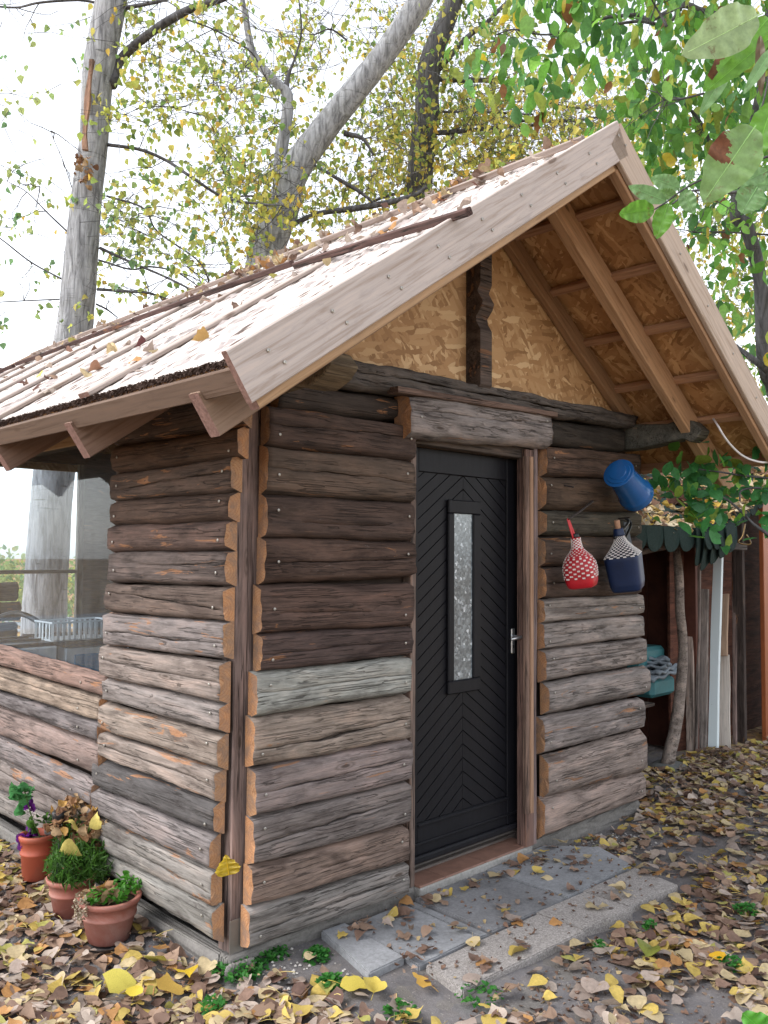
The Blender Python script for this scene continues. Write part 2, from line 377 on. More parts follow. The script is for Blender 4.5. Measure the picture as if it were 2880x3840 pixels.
# ------------------------------------------------------------------ ground
def ground_mat():
    m = MT('soil_and_leaf_litter', .95, .15)
    co_ = m.co((1, 1, 1), False)
    soil = m.ramp(m.noise(co_, 3, 8, .75), [(.3, (.085, .082, .086)), (.7, (.175, .170, .178))])
    soil = m.mix(m.ramp(m.noise(co_, 90, 3, .8), [(.62, 0), (.7, .8)]), soil, (.38, .36, .33))
    cols = None
    d = m.noise(co_, 9, 3, .6, 0, 1); cv = m.n('VectorMath', {'operation': 'MULTIPLY_ADD'}, {0: d, 1: (.06, .06, 0), 2: co_})
    v = m.n('TexVoronoi', {}, {'Vector': cv, 'Scale': 17}, out=1); sp = m.t.nodes.new('ShaderNodeSeparateColor'); m.t.links.new(v, sp.inputs[0])
    lit = m.ramp(sp.outputs[0], [(0, (.10, .055, .035)), (.3, (.2, .12, .07)), (.55, (.3, .2, .11)), (.75, (.34, .19, .07)), (1, (.45, .34, .1))])
    far = m.ramp(m.noise(co_, .5, 4, .6), [(.42, 0), (.5, 1)])
    ln = m.n('VectorMath', {'operation': 'LENGTH'}, {0: co_}, out='Value')
    farm = m.ramp(m.math('DIVIDE', ln, 20), [(.22, 0), (.3, 1)])
    c = m.mix(m.math('MAXIMUM', m.math('MULTIPLY', far, .06), farm), soil, lit)
    m.set(m.b, 'Base Color', c); m.set(m.b, 'Normal', m.bump(m.noise(co_, 12, 8, .7), .6, .03)); return m.m
GZ = -.104
def gh(x, y):
    h = .018*math.sin(x*1.7+.5)*math.cos(y*1.3)+.01*math.sin(x*5.1+y*3.7)+.006*math.sin(x*11-y*9)
    if math.hypot(x-1, y) > 9: h += .05*math.sin(x*.4)*math.cos(y*.3)
    return GZ+h
def gh_obj(): 
    xs = [-200, -90, -40, -20, -10, -6]+list(np.arange(-4, 8.01, .1))+[9, 11, 14, 20, 40, 90, 200]
    ys = [-200, -80, -30, -12, -6]+list(np.arange(-4, 4.01, .1))+[4.6, 5.5, 7, 9, 12, 20, 40, 90, 200]
    V = [(x, y, gh(x, y)) for y in ys for x in xs]; n = len(xs)
    F = [(j*n+i, j*n+i+1, (j+1)*n+i+1, (j+1)*n+i) for j in range(len(ys)-1) for i in range(n-1)]
    return mesh('ground', V, F, [ground_mat()], None, True)
g = tag(gh_obj(), 'grey trodden soil strewn with autumn leaves around the cabin', None, None, 'structure')
rd = mesh('road', [(-30, 15, -.10), (60, 15, -.10), (60, 19, -.10), (-30, 19, -.10)], [(0, 1, 2, 3)], [concrete('old_asphalt', (.30, .31, .33))])
tag(rd, 'pale grey road behind the cabin', None, None, 'structure')
# ------------------------------------------------------------------ cabin
cabin = tag(empty('log_cabin'), 'small log cabin with pale plank roof, black door and wide side window', 'cabin')
def build_log(xyz, rotz, L, zb0, zt0, zb1, zt1, color, D=.052, cracks=(), pa=3.4, pb=.30, name='log', parent=cabin, mat=M_log, cut=M_cut, wob=1.0, cap=(1, 1), skewL=0.0, screws=True):
    rr = random.Random(int(abs(xyz[0]*7919+xyz[1]*104729+zt0*1299709))); ph = [rr.uniform(0, 6.28) for _ in range(24)]
    NX = max(12, int(L/.028)); z0 = (zb0+zt0)/2
    bounds = sorted(cracks, key=lambda c: c[0]); V = []; F = []; mi = []
    nps = [5, 4, 4][:len(bounds)] if bounds else []
    for i in range(NX+1):
        u = i/NX; x = L*u
        zb = zb0+(zb1-zb0)*u; zt = zt0+(zt1-zt0)*u
        e = .0028*wob
        zb += e*(math.sin(x*9+ph[0])+.6*math.sin(x*23+ph[1])+.4*math.sin(x*61+ph[2]))*.8
        zt += e*(math.sin(x*8+ph[3])+.6*math.sin(x*19+ph[4])+.4*math.sin(x*53+ph[5]))*.8
        mid = (zb+zt)/2; h = (zt-zb)/2; zf = []; last = -1.0
        for (c0, c1, wmax, dep, s0, s1) in bounds:
            c = c0+(c1-c0)*u+.035*math.sin(x*7+ph[6])+.02*math.sin(x*21+ph[7])+.012*math.sin(x*57+ph[8])
            t = (u-s0)/(s1-s0) if s1 > s0 else 0
            wv = 1.35*wmax*max(0, min(1, t*6, (1-t)*6))*(.6+.4*math.sin(x*13+ph[9]))
            lo = c-wv/h; hi = c+wv/h
            for k in range(5): zf.append((last+(lo-last)*k/5, 0))
            dq = dep*min(1, wv/.0015); zf.append((lo, 0)); zf.append((lo+(c-lo)*.35, dq)); zf.append((hi+(c-hi)*.35, dq)); last = hi
        for k in range(7): zf.append((last+(1.0-last)*k/6, 0))
        sec = []
        for (q, dd) in zf:
            q = max(-1, min(1, q)); pr = (1-abs(q)**(pa+2.5))**pb
            y = min(D, .048)*(1-pr)+dd+.0028*wob*(math.sin(x*11+q*2+ph[11])+.5*math.sin(x*29+q*4+ph[12])+.3*math.sin(x*71-q*6+ph[13]))
            sec.append((y, mid+h*q))
        xs = x
        if i == 0: sh = .008
        elif i == NX: sh = -.008
        else: sh = 0
        for k, (y, z) in enumerate(sec):
            jit = 0
            if i in (0, NX): jit = .003*math.sin(z*90+ph[14])+.0015*math.sin(z*330+ph[15])
            V.append((x+jit+(skewL*(z-mid) if i == 0 else 0), y, z-z0))
        V.append((x, D+.008, sec[-1][1]-z0)); V.append((x, D+.008, sec[0][1]-z0))
    n = len(V)//(NX+1)
    for i in range(NX):
        for j in range(n):
            a = i*n+j; b = i*n+(j+1) % n; F.append((a, b, b+n, a+n)); mi.append(0)
    for i, rv in ((0, True), (NX, False)):
        c = len(V); xx = np.mean([V[i*n+k][0] for k in range(n)]); V.append((xx, D*.55, (np.mean([V[i*n+k][2] for k in range(n)]))))
        for j in range(n):
            a = i*n+j; b = i*n+(j+1) % n; F.append((b, a, c) if rv else (a, b, c)); mi.append(1)
    # F orientation
    F = [tuple(reversed(f)) for f in F]
    me = bpy.data.meshes.new(name); me.from_pydata(V, [], F); me.polygons.foreach_set('material_index', mi); me.update()
    o = new_obj(name, me, parent, [mat, cut]); sm = [x == 0 for x in mi]
    q0 = 0
    for b_ in range(len(bounds)):
        q0 = 6*(b_+1)+2*b_
        for i in range(NX):
            for j in range(q0-1, q0+2): sm[i*n+j] = False
    me.polygons.foreach_set('use_smooth', sm)
    o.location = (xyz[0], xyz[1], z0); o.rotation_euler = (0, 0, rotz); o.color = (*color, 1)
    if screws:
        for u in (.05, .95):
            if L < .4 and u > .5: continue
            zz = (zb0+zt0)/2*(1-u)+(zb1+zt1)/2*u-z0+rr.uniform(-.25, .25)*(zt0-zb0)
            s = bpy.data.objects.new('screw', SCREW); COL.objects.link(s); s.parent = o
            s.location = (L*u+rr.uniform(-.01, .02)*(1 if u < .5 else -1), -.0035, zz)
    return o
def screw_mesh():
    V, F = lathe_data([(.006, 0), (.006, .003), (.0032, .004), (.003, .0025)], 10)
    V = [(x, -z, y) for x, y, z in V]; F.append(tuple(range(30, 40)))
    me = bpy.data.meshes.new('screw'); me.from_pydata(V, [], F); me.materials.append(M_steel); return me
SCREW = screw_mesh()
WP = -.07   # front plane of both clad walls
def flog(xl, tl, bl, xr, tr, br, color, plane=WP, **k):
    a = at(xl, (tl+bl)/2, 1, plane); b = at(xr, (tr+br)/2, 1, plane)
    g = .006
    return build_log((a.x, plane, 0), 0, b.x-a.x, at(xl, bl, 1, plane).z-g, at(xl, tl, 1, plane).z+g, at(xr, br, 1, plane).z-g, at(xr, tr, 1, plane).z+g, color, **k)
def llog(xl, tl, bl, xr, tr, br, color, plane=WP, ext=None, **k):
    a = at(xl, (tl+bl)/2, 0, plane); b = at(xr, (tr+br)/2, 0, plane)
    za, zb_, zc, zd = at(xl, bl, 0, plane).z, at(xl, tl, 0, plane).z, at(xr, br, 0, plane).z, at(xr, tr, 0, plane).z
    ya, yb = a.y, b.y
    if ext:
        t = (ext-yb)/(ya-yb); za = zc+(za-zc)*t; zb_ = zd+(zb_-zd)*t; ya = ext
    g = .006; k.setdefault('D', .045)
    return build_log((plane, ya, 0), -math.pi/2, ya-yb, za-g, zb_+g, zc-g, zd+g, color, **k)
_k = .56
def _c(*t): return tuple(_k*x for x in t)
B1 = _c(.115, .075, .06); B2 = _c(.15, .115, .10); GG = _c(.46, .46, .42)
ck = lambda c0, c1, w=.003, d=.02, s0=0, s1=1: (c0, c1, w, d, s0, s1)
# front wall, left of the door; upper browns darkened to stand in for eave shade
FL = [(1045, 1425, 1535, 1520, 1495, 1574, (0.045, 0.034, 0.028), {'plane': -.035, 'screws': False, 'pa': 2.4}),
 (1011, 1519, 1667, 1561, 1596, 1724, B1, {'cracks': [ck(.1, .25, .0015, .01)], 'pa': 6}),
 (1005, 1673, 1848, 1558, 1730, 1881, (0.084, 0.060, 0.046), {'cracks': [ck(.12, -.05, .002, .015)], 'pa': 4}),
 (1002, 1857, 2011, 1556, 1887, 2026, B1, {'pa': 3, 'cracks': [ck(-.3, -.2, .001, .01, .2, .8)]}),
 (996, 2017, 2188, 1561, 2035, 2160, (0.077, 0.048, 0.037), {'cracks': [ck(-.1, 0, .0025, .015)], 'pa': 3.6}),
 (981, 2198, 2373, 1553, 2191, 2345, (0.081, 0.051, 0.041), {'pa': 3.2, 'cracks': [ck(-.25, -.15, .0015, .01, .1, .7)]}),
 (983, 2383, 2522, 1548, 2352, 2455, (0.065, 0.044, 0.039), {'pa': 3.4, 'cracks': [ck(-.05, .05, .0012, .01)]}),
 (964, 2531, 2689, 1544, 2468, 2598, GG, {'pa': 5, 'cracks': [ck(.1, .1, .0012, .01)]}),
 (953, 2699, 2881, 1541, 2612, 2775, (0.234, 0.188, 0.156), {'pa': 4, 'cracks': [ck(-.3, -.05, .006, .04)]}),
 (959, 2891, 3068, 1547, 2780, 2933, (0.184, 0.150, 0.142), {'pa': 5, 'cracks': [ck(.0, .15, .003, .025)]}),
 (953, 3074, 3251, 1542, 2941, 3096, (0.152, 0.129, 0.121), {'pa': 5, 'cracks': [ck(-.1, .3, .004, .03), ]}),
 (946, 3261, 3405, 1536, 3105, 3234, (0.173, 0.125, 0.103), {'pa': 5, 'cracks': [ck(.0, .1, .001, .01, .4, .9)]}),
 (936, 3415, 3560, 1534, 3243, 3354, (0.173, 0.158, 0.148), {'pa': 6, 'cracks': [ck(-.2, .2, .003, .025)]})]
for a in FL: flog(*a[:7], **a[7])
# front wall, right of the door; upper log colours also carry shade from the overhang
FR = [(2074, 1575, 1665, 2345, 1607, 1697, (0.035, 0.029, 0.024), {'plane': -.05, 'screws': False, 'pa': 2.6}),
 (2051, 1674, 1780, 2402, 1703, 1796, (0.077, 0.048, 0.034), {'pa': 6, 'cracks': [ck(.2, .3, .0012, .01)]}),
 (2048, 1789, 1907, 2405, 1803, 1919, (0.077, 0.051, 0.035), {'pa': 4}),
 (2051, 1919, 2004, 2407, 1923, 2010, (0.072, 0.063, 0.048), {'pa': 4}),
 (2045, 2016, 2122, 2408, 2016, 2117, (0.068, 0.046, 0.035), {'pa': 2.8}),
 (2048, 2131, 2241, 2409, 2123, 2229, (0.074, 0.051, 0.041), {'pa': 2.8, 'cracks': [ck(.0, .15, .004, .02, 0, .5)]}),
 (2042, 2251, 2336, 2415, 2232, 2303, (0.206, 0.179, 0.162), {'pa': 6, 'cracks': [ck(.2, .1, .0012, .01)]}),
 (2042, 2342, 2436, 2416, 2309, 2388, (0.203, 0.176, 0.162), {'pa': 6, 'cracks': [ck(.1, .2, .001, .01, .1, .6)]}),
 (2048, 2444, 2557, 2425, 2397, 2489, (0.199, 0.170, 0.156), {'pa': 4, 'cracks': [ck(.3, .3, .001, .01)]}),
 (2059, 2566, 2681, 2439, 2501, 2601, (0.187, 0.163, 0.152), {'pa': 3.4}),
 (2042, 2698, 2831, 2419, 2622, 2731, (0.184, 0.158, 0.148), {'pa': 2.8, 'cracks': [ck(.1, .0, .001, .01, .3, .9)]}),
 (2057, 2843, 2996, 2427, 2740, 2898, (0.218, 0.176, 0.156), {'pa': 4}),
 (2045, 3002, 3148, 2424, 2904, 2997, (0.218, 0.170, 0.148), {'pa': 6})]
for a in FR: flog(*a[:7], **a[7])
# side wall between window and corner post; upper rows' brown deepened for under-eave shade
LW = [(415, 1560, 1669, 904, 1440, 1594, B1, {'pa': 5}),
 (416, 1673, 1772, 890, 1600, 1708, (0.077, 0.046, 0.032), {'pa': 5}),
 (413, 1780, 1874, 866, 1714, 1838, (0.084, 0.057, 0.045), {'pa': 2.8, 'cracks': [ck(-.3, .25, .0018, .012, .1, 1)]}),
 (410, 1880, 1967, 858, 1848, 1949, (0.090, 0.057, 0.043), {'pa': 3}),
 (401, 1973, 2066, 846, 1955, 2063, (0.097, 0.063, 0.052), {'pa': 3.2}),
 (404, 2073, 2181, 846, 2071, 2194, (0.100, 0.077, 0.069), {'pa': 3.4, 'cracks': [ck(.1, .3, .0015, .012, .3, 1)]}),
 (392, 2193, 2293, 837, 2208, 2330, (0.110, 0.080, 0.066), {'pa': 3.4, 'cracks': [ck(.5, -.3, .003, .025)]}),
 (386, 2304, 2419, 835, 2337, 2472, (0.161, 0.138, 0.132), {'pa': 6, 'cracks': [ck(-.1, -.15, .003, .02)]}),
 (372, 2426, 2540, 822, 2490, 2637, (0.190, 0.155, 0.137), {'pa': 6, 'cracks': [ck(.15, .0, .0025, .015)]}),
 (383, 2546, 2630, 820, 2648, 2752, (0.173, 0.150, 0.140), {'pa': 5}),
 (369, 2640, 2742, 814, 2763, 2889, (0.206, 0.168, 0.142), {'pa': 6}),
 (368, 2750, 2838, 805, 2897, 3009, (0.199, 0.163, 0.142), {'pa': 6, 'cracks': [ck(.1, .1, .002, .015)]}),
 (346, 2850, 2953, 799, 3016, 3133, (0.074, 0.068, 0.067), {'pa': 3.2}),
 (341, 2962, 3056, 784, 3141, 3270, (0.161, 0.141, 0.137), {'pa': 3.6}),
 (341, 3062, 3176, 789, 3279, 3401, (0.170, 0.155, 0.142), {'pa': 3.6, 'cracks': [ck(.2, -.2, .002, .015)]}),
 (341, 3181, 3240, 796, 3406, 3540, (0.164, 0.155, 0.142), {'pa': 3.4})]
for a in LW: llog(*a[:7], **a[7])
SW = [(0, 2431, 2500, 386, 2542, 2618, (0.190, 0.125, 0.103), {'pa': 2.2}),
 (0, 2512, 2592, 368, 2624, 2711, (0.227, 0.176, 0.137), {'pa': 4, 'cracks': [ck(.2, .4, .0015, .01)]}),
 (0, 2603, 2649, 365, 2717, 2787, (0.124, 0.108, 0.107), {'pa': 3.2}),
 (0, 2658, 2769, 368, 2796, 2917, (0.173, 0.129, 0.115), {'pa': 3}),
 (0, 2777, 2844, 341, 2938, 3029, (0.164, 0.141, 0.137), {'pa': 3}),
 (0, 2852, 2971, 335, 3035, 3130, (0.184, 0.155, 0.142), {'pa': 4, 'cracks': [ck(.2, .3, .0015, .01)]}),
 (0, 2978, 3059, 335, 3136, 3222, (0.173, 0.155, 0.142), {'pa': 4})]
for a in SW: llog(*a[:7], ext=5.2, **a[7])
# corner post, notched post right of the door
beam('post', (.058, .045, -.03), (.063, .05, 2.16), .112, .085, [M_post, M_cut], cabin, up=(0, 1, 0), bev=.004, wob=.0025, color=(.20, .145, .13), nseg=30)
box('bracket', (-.004, -.003, -.03), (.06, .0, .10), [plain('galvanised', (.22, .2, .18), .6, .5, .6)], cabin, bev=.001)
# inner walls behind the cladding (dark boards)
M_in = plain('dark_inner_board', (.05, .035, .028), .85, .2, var=.3, sc=5)
def q_wall(name, v, f, m): return mesh(name, v, f, [m], cabin)
box('inner_wall', (.09, .045, -.02), (1.0, .075, 2.36), [M_in], cabin)
box('inner_wall', (1.92, .045, -.02), (3.05, .075, 2.36), [M_in], cabin)
box('inner_wall', (1.0, .045, 2.06), (1.92, .075, 2.36), [M_in], cabin)
box('inner_wall', (.045, .09, -.02), (.075, .93, 2.36), [M_in], cabin)
box('inner_wall', (.045, .93, -.02), (.075, 5.2, .88), [M_in], cabin)
box('inner_wall', (3.0, .09, -.02), (3.05, 5.2, 2.30), [wood('side_cladding', .2, .2)], cabin, color=(.14, .1, .08))
box('window_head', (-.05, .93, 2.06), (.04, 5.2, 2.16), [M_dark], cabin, color=(.07, .05, .04))
beam('window_head_board', (-.055, .6, 2.085), (-.055, 5.3, 2.085), .02, .06, [M_sawn, M_cut], cabin, color=(.30, .19, .10), nseg=4)
beam('window_jamb', (.01, .945, .85), (.01, .945, 2.06), .05, .05, [M_dark, M_cut], cabin, up=(0, 1, 0), color=(.10, .075, .06))
# floor
box('floor', (.09, .09, -.05), (3.0, 5.2, -.012), [plain('floor_screed', (.12, .1, .09))], cabin)
# back wall with its wide opening
box('back_wall', (.09, 5.2, -.02), (.30, 5.3, 2.5), [M_dark], cabin, color=(.10, .08, .065))
box('back_wall', (1.83, 5.2, -.02), (3.05, 5.3, 2.5), [M_dark], cabin, color=(.09, .07, .06))
box('back_wall', (.30, 5.2, -.02), (1.83, 5.3, .70), [M_dark], cabin, color=(.10, .08, .065))
box('back_wall', (.30, 5.2, 2.37), (1.83, 5.3, 3.2), [M_dark], cabin, color=(.08, .065, .055))
beam('window_rail', (.3, 5.23, 1.335), (1.83, 5.23, 1.335), .05, .035, [M_dark, M_cut], cabin, color=(.2, .18, .16))
beam('window_rail', (1.80, 5.22, .7), (1.80, 5.22, 2.37), .06, .05, [M_dark, M_cut], cabin, up=(0, 1, 0), color=(.16, .15, .13))
for i, z in enumerate((.80, .98, 1.16)):
    build_log((.55, 5.08, 0), 0, .62+.03*(i % 2), z-.085, z+.08, z-.085, z+.085, (.10, .08, .075), name='log', pa=3.2, screws=False)
# glazing
mg = MT('old_glass', .05); mg.t.nodes.remove(mg.b)
tr = mg.n('BsdfTransparent', ins={'Color': (.93, .96, .98, 1)}); gl = mg.n('BsdfGlossy', ins={'Color': (1, 1, 1, 1), 'Roughness': .02}); df = mg.n('BsdfDiffuse', ins={'Color': (.8, .85, .9, 1)})
lw = mg.n('LayerWeight', ins={'Blend': .5}, out=1); fr = mg.math('MULTIPLY_ADD', mg.math('POWER', lw, 5.0), .38, .015)
ms = mg.t.nodes.new('ShaderNodeMixShader'); mg.t.links.new(fr, ms.inputs[0]); mg.t.links.new(tr, ms.inputs[1]); mg.t.links.new(gl, ms.inputs[2])
ms2 = mg.t.nodes.new('ShaderNodeMixShader'); nzz = mg.ramp(mg.noise(mg.co((1, 8, .6), False), 3, 6, .7), [(.3, .005), (.75, .035)])
mg.t.links.new(nzz, ms2.inputs[0]); mg.t.links.new(ms.outputs[0], ms2.inputs[1]); mg.t.links.new(df, ms2.inputs[2]); mg.t.links.new(ms2.outputs[0], mg.out.inputs[0])
M_glass = mg.m
box('window_pane', (-.012, .96, .90), (-.008, 5.15, 2.07), [M_glass], cabin, bev=0)
box('window_pane', (.3, 5.245, 1.35), (1.8, 5.249, 2.36), [M_glass], cabin, bev=0)
# plinth, threshold
_box = box
def box(name, lo, hi, mats, parent=None, bev=.004, color=None):
    o = _box(name, lo, hi, mats, parent, bev, color)
    if name == 'plinth':
        bm = bmesh.new(); bm.from_mesh(o.data); bmesh.ops.subdivide_edges(bm, edges=[e for e in bm.edges if e.calc_length() > .05], cuts=14, use_grid_fill=True)
        for v in bm.verts: v.co += Vector((R.uniform(-1, 1), R.uniform(-1, 1), R.uniform(-1, 1)))*.004
        bm.to_mesh(o.data); bm.free()
    return o
box('plinth', (-.02, -.022, -.30), (1.02, .045, -.028), [M_conc], cabin, bev=.008)
box('plinth', (1.9, -.022, -.30), (3.08, .045, -.028), [M_conc], cabin, bev=.008)
box('plinth', (-.028, .046, -.30), (.045, 5.25, -.04), [M_conc], cabin, bev=.008)
box('plinth', (3.0, .046, -.30), (3.08, 5.25, -.04), [M_conc], cabin, bev=.008)
box('plinth', (-.05, -.06, -.30), (.09, -.023, -.045), [M_conc], cabin, bev=.012)
box('step', (1.02, -.05, -.20), (1.9, .20, -.032), [concrete('step_concrete', (.30, .29, .275))], cabin, bev=.006)
M_tile = plain('wood_look_tile', (.21, .115, .085), .5, .5, var=.25, sc=14)
for i, (a, b) in enumerate(((1.022, 1.2), (1.203, 1.5), (1.503, 1.8), (1.803, 1.899))):
    box('tile', (a, -.045, -.032), (b, .10, -.022), [M_tile], cabin, bev=.0015)
# lintel, plate, kingpost, gable
flog(1541, 1479, 1636, 2071, 1548, 1675, (.20, .175, .165), plane=-.12, pa=4.5, D=.10, cracks=[ck(.2, .3, .0012, .01)], name='lintel', wob=1.6)
beam('head_board', at(1474, 1463, 1, -.10), at(2070, 1556, 1, -.10), .07, .028, [M_dark, M_cut], cabin, bev=.003, color=(.15, .10, .08), wob=.002)
flog(1296, 1338, 1440, 2390, 1556, 1604, (.09, .078, .07), plane=-.085, pa=4, D=.10, cracks=[ck(.15, -.1, .004, .03, 0, .85)], name='wall_plate', mat=M_dark, cut=M_dark, wob=2.2, screws=False)
flog(1000, 1290, 1400, 1330, 1350, 1420, (.07, .058, .05), plane=-.04, pa=4, D=.10, name='wall_plate', mat=M_dark, cut=M_dark, screws=False)
box('door_head', (1.0, -.03, 2.045), (1.93, .044, 2.16), [M_dark], cabin, color=(.075, .058, .048))
# gable panels with uv in metres
def uvpanel(name, V, F, mat, parent, axes, thick):
    n = len(V); nv = Vector(thick); VV = [Vector(v) for v in V]+[Vector(v)+nv for v in V]
    FF = [tuple(F[0])]+[tuple(reversed([i+n for i in F[0]]))]+[(F[0][i], F[0][(i+1) % n], F[0][(i+1) % n]+n, F[0][i]+n) for i in range(n)]
    o = mesh(name, VV, FF, [mat], parent); uv = o.data.uv_layers.new(name='UVMap')
    A, Bv = Vector(axes[0]), Vector(axes[1])
    for l in o.data.loops:
        p = o.data.vertices[l.vertex_index].co; uv.data[l.index].uv = (p.dot(A), p.dot(Bv))
    return o
TH = math.atan2(1.40, 2.07); CT, ST = math.cos(TH), math.sin(TH); RX, RZ = 1.5, 3.48
UL = Vector((CT, 0, ST)); NL = Vector((-ST, 0, CT)); URt = Vector((-CT, 0, ST)); NRt = Vector((ST, 0, CT))
Y0, Y1 = -.83, 5.35
def roofz(x, off): return RZ-abs(x-RX)*ST/CT-off/CT
uvpanel('gable_panel', [(.05, -.005, 2.33), (1.435, -.005, 2.33), (1.435, -.005, roofz(1.435, .14)), (.05, -.005, roofz(.05, .14))], [(0, 1, 2, 3)], M_osb, cabin, ((1, 0, 0), (0, 0, 1)), (0, .018, 0))
uvpanel('gable_panel', [(1.44, -.005, 2.33), (3.0, -.005, 2.33), (3.0, -.005, roofz(3.0, .06)), (1.5, -.005, roofz(1.5, .10)), (1.44, -.005, roofz(1.44, .10))], [(0, 1, 2, 3, 4)], M_osb, cabin, ((1, 0, 0), (.1, 0, 1)), (0, .018, 0))
uvpanel('gable_panel', [(.05, 5.28, 2.3), (3.0, 5.28, 2.3), (1.5, 5.28, 3.35)], [(0, 1, 2)], M_osb, cabin, ((1, 0, 0), (0, 0, 1)), (0, .018, 0))
# king post: profiled front edge
kp = []
for (dy, z) in ((-.085, 2.365), (-.10, 2.38), (-.10, 2.66), (-.075, 2.70), (-.07, 2.73), (-.105, 2.77), (-.115, 2.80), (-.08, 2.86), (-.10, 2.90), (-.10, 3.20), (.0, 3.20), (.0, 2.385)): kp.append((dy, z))
V = [(1.395, y, z) for y, z in kp]+[(1.487, y, z) for y, z in kp]; n = len(kp)
F = [tuple(range(n)), tuple(reversed(range(n, 2*n)))]+[(i, i+n, (i+1) % n+n, (i+1) % n) for i in range(n)]
o = mesh('king_post', V, F, [M_dark], cabin); o.color = (.085, .065, .055, 1)
# carved ends of the side wall plates, poking out under the eaves
def carved(x0, x1, prof, col, name='carved_beam_end'):
    n = len(prof); V = [(x0, y, z) for y, z in prof]+[(x1, y, z) for y, z in prof]
    F = [tuple(range(n)), tuple(reversed(range(n, 2*n)))]+[(i, i+n, (i+1) % n+n, (i+1) % n) for i in range(n)]
    o = mesh(name, V, F, [M_dark, M_cut], cabin); o.color = (*col, 1)
    bm = bmesh.new(); bm.from_mesh(o.data); bmesh.ops.bevel(bm, geom=bm.edges[:], offset=.006, segments=1, affect='EDGES'); bm.to_mesh(o.data); bm.free()
    return o
carved(2.94, 3.06, [(.2, 2.35), (-.10, 2.345), (-.2, 2.335), (-.3, 2.325), (-.38, 2.345), (-.46, 2.33), (-.52, 2.27), (-.50, 2.23), (-.45, 2.20), (-.40, 2.225), (-.30, 2.215), (-.2, 2.20), (-.1, 2.19), (.2, 2.19)], (.085, .082, .068))
carved(.02, .16, [(.2, 2.30), (-.10, 2.30), (-.25, 2.30), (-.40, 2.29), (-.50, 2.25), (-.54, 2.20), (-.50, 2.16), (-.42, 2.13), (-.34, 2.14), (-.28, 2.17), (-.1, 2.16), (.2, 2.16)], (.15, .115, .075))
box('side_wall_plate', (.0, .06, 2.17), (.13, 5.3, 2.32), [M_dark], cabin, color=(.09, .065, .05))
# ---------------- door frame and door
beam('door_post', (1.862, -.028, -.025), (1.868, -.028, 2.09), .068, .065, [M_post, M_cut], cabin, up=(0, 1, 0), color=(.145, .088, .072), wob=.002, nseg=20)
beam('door_post', (1.914, -.022, -.025), (1.918, -.022, 2.10), .034, .072, [M_post, M_cut], cabin, up=(0, 1, 0), color=(.15, .11, .105), wob=.004, nseg=20)
beam('door_stop', (1.853, -.072, .155), (1.857, -.072, 2.05), .026, .022, [M_sawn, M_cut], cabin, up=(0, 1, 0), color=(.30, .185, .12), wob=.001)
beam('door_stop', (1.822, -.064, .155), (1.826, -.064, 2.05), .032, .026, [M_post, M_cut], cabin, up=(0, 1, 0), color=(.17, .11, .085), wob=.001)
beam('door_post', (1.0, .012, -.025), (1.0, .012, 2.08), .036, .06, [M_post, M_cut], cabin, up=(0, 1, 0), color=(.17, .125, .105))
M_black = MT('black_door_paint', .5, .18)
nz = M_black.noise(M_black.co((8, 8, 1.2), False), 5, 6, .7); M_black.set(M_black.b, 'Base Color', M_black.ramp(nz, [(.3, (.005, .005, .007)), (.7, (.010, .010, .013))]))
_sc = M_black.noise(M_black.co((14, 14, 5), False), 7, 7, .8); M_black.set(M_black.b, 'Base Color', M_black.mix(M_black.ramp(_sc, [(.60, 0), (.72, .45)]), M_black.ramp(nz, [(.3, (.005, .005, .007)), (.7, (.010, .010, .013))]), (.05, .045, .04))); M_black.set(M_black.b, 'Normal', M_black.bump(nz, .15, .003)); M_black = M_black.m
door = box('door', (1.03, .056, .03), (1.905, .10, 2.045), [M_black], cabin, bev=.003)
def dpart(name, lo, hi, mat=M_black, bev=.003): return box(name, lo, hi, [mat], door, bev)
dpart('stile', (1.031, .040, .031), (1.094, .0555, 2.044)); dpart('stile', (1.795, .040, .031), (1.904, .0555, 2.044))
dpart('rail', (1.0945, .040, 1.925), (1.7945, .0555, 2.044)); dpart('rail', (1.0945, .040, .135), (1.7945, .0555, .228)); dpart('rail', (1.0945, .044, .075), (1.7945, .0555, .134))
dpart('drip_rail', (1.031, .012, .05), (1.9, .0395, .085), bev=.008)
dpart('panel_bead', (1.0945, .030, .213), (1.80, .0398, .226)); dpart('panel_bead', (1.031, .030, .128), (1.9, .0398, .140))
dpart('kick_board', (1.04, .036, .032), (1.895, .0396, .048), plain('worn_sill', (.06, .055, .05), .7), .001)
def clip(poly, a, b, c):   # keep a*x+b*z<=c
    out = []
    for i in range(len(poly)):
        p, q = poly[i], poly[(i+1) % len(poly)]; dp, dq = a*p[0]+b*p[1]-c, a*q[0]+b*q[1]-c
        if dp <= 0: out.append(p)
        if (dp < 0 < dq) or (dq < 0 < dp):
            t = dp/(dp-dq); out.append((p[0]+(q[0]-p[0])*t, p[1]+(q[1]-p[1])*t))
    return out
xc = 1.437
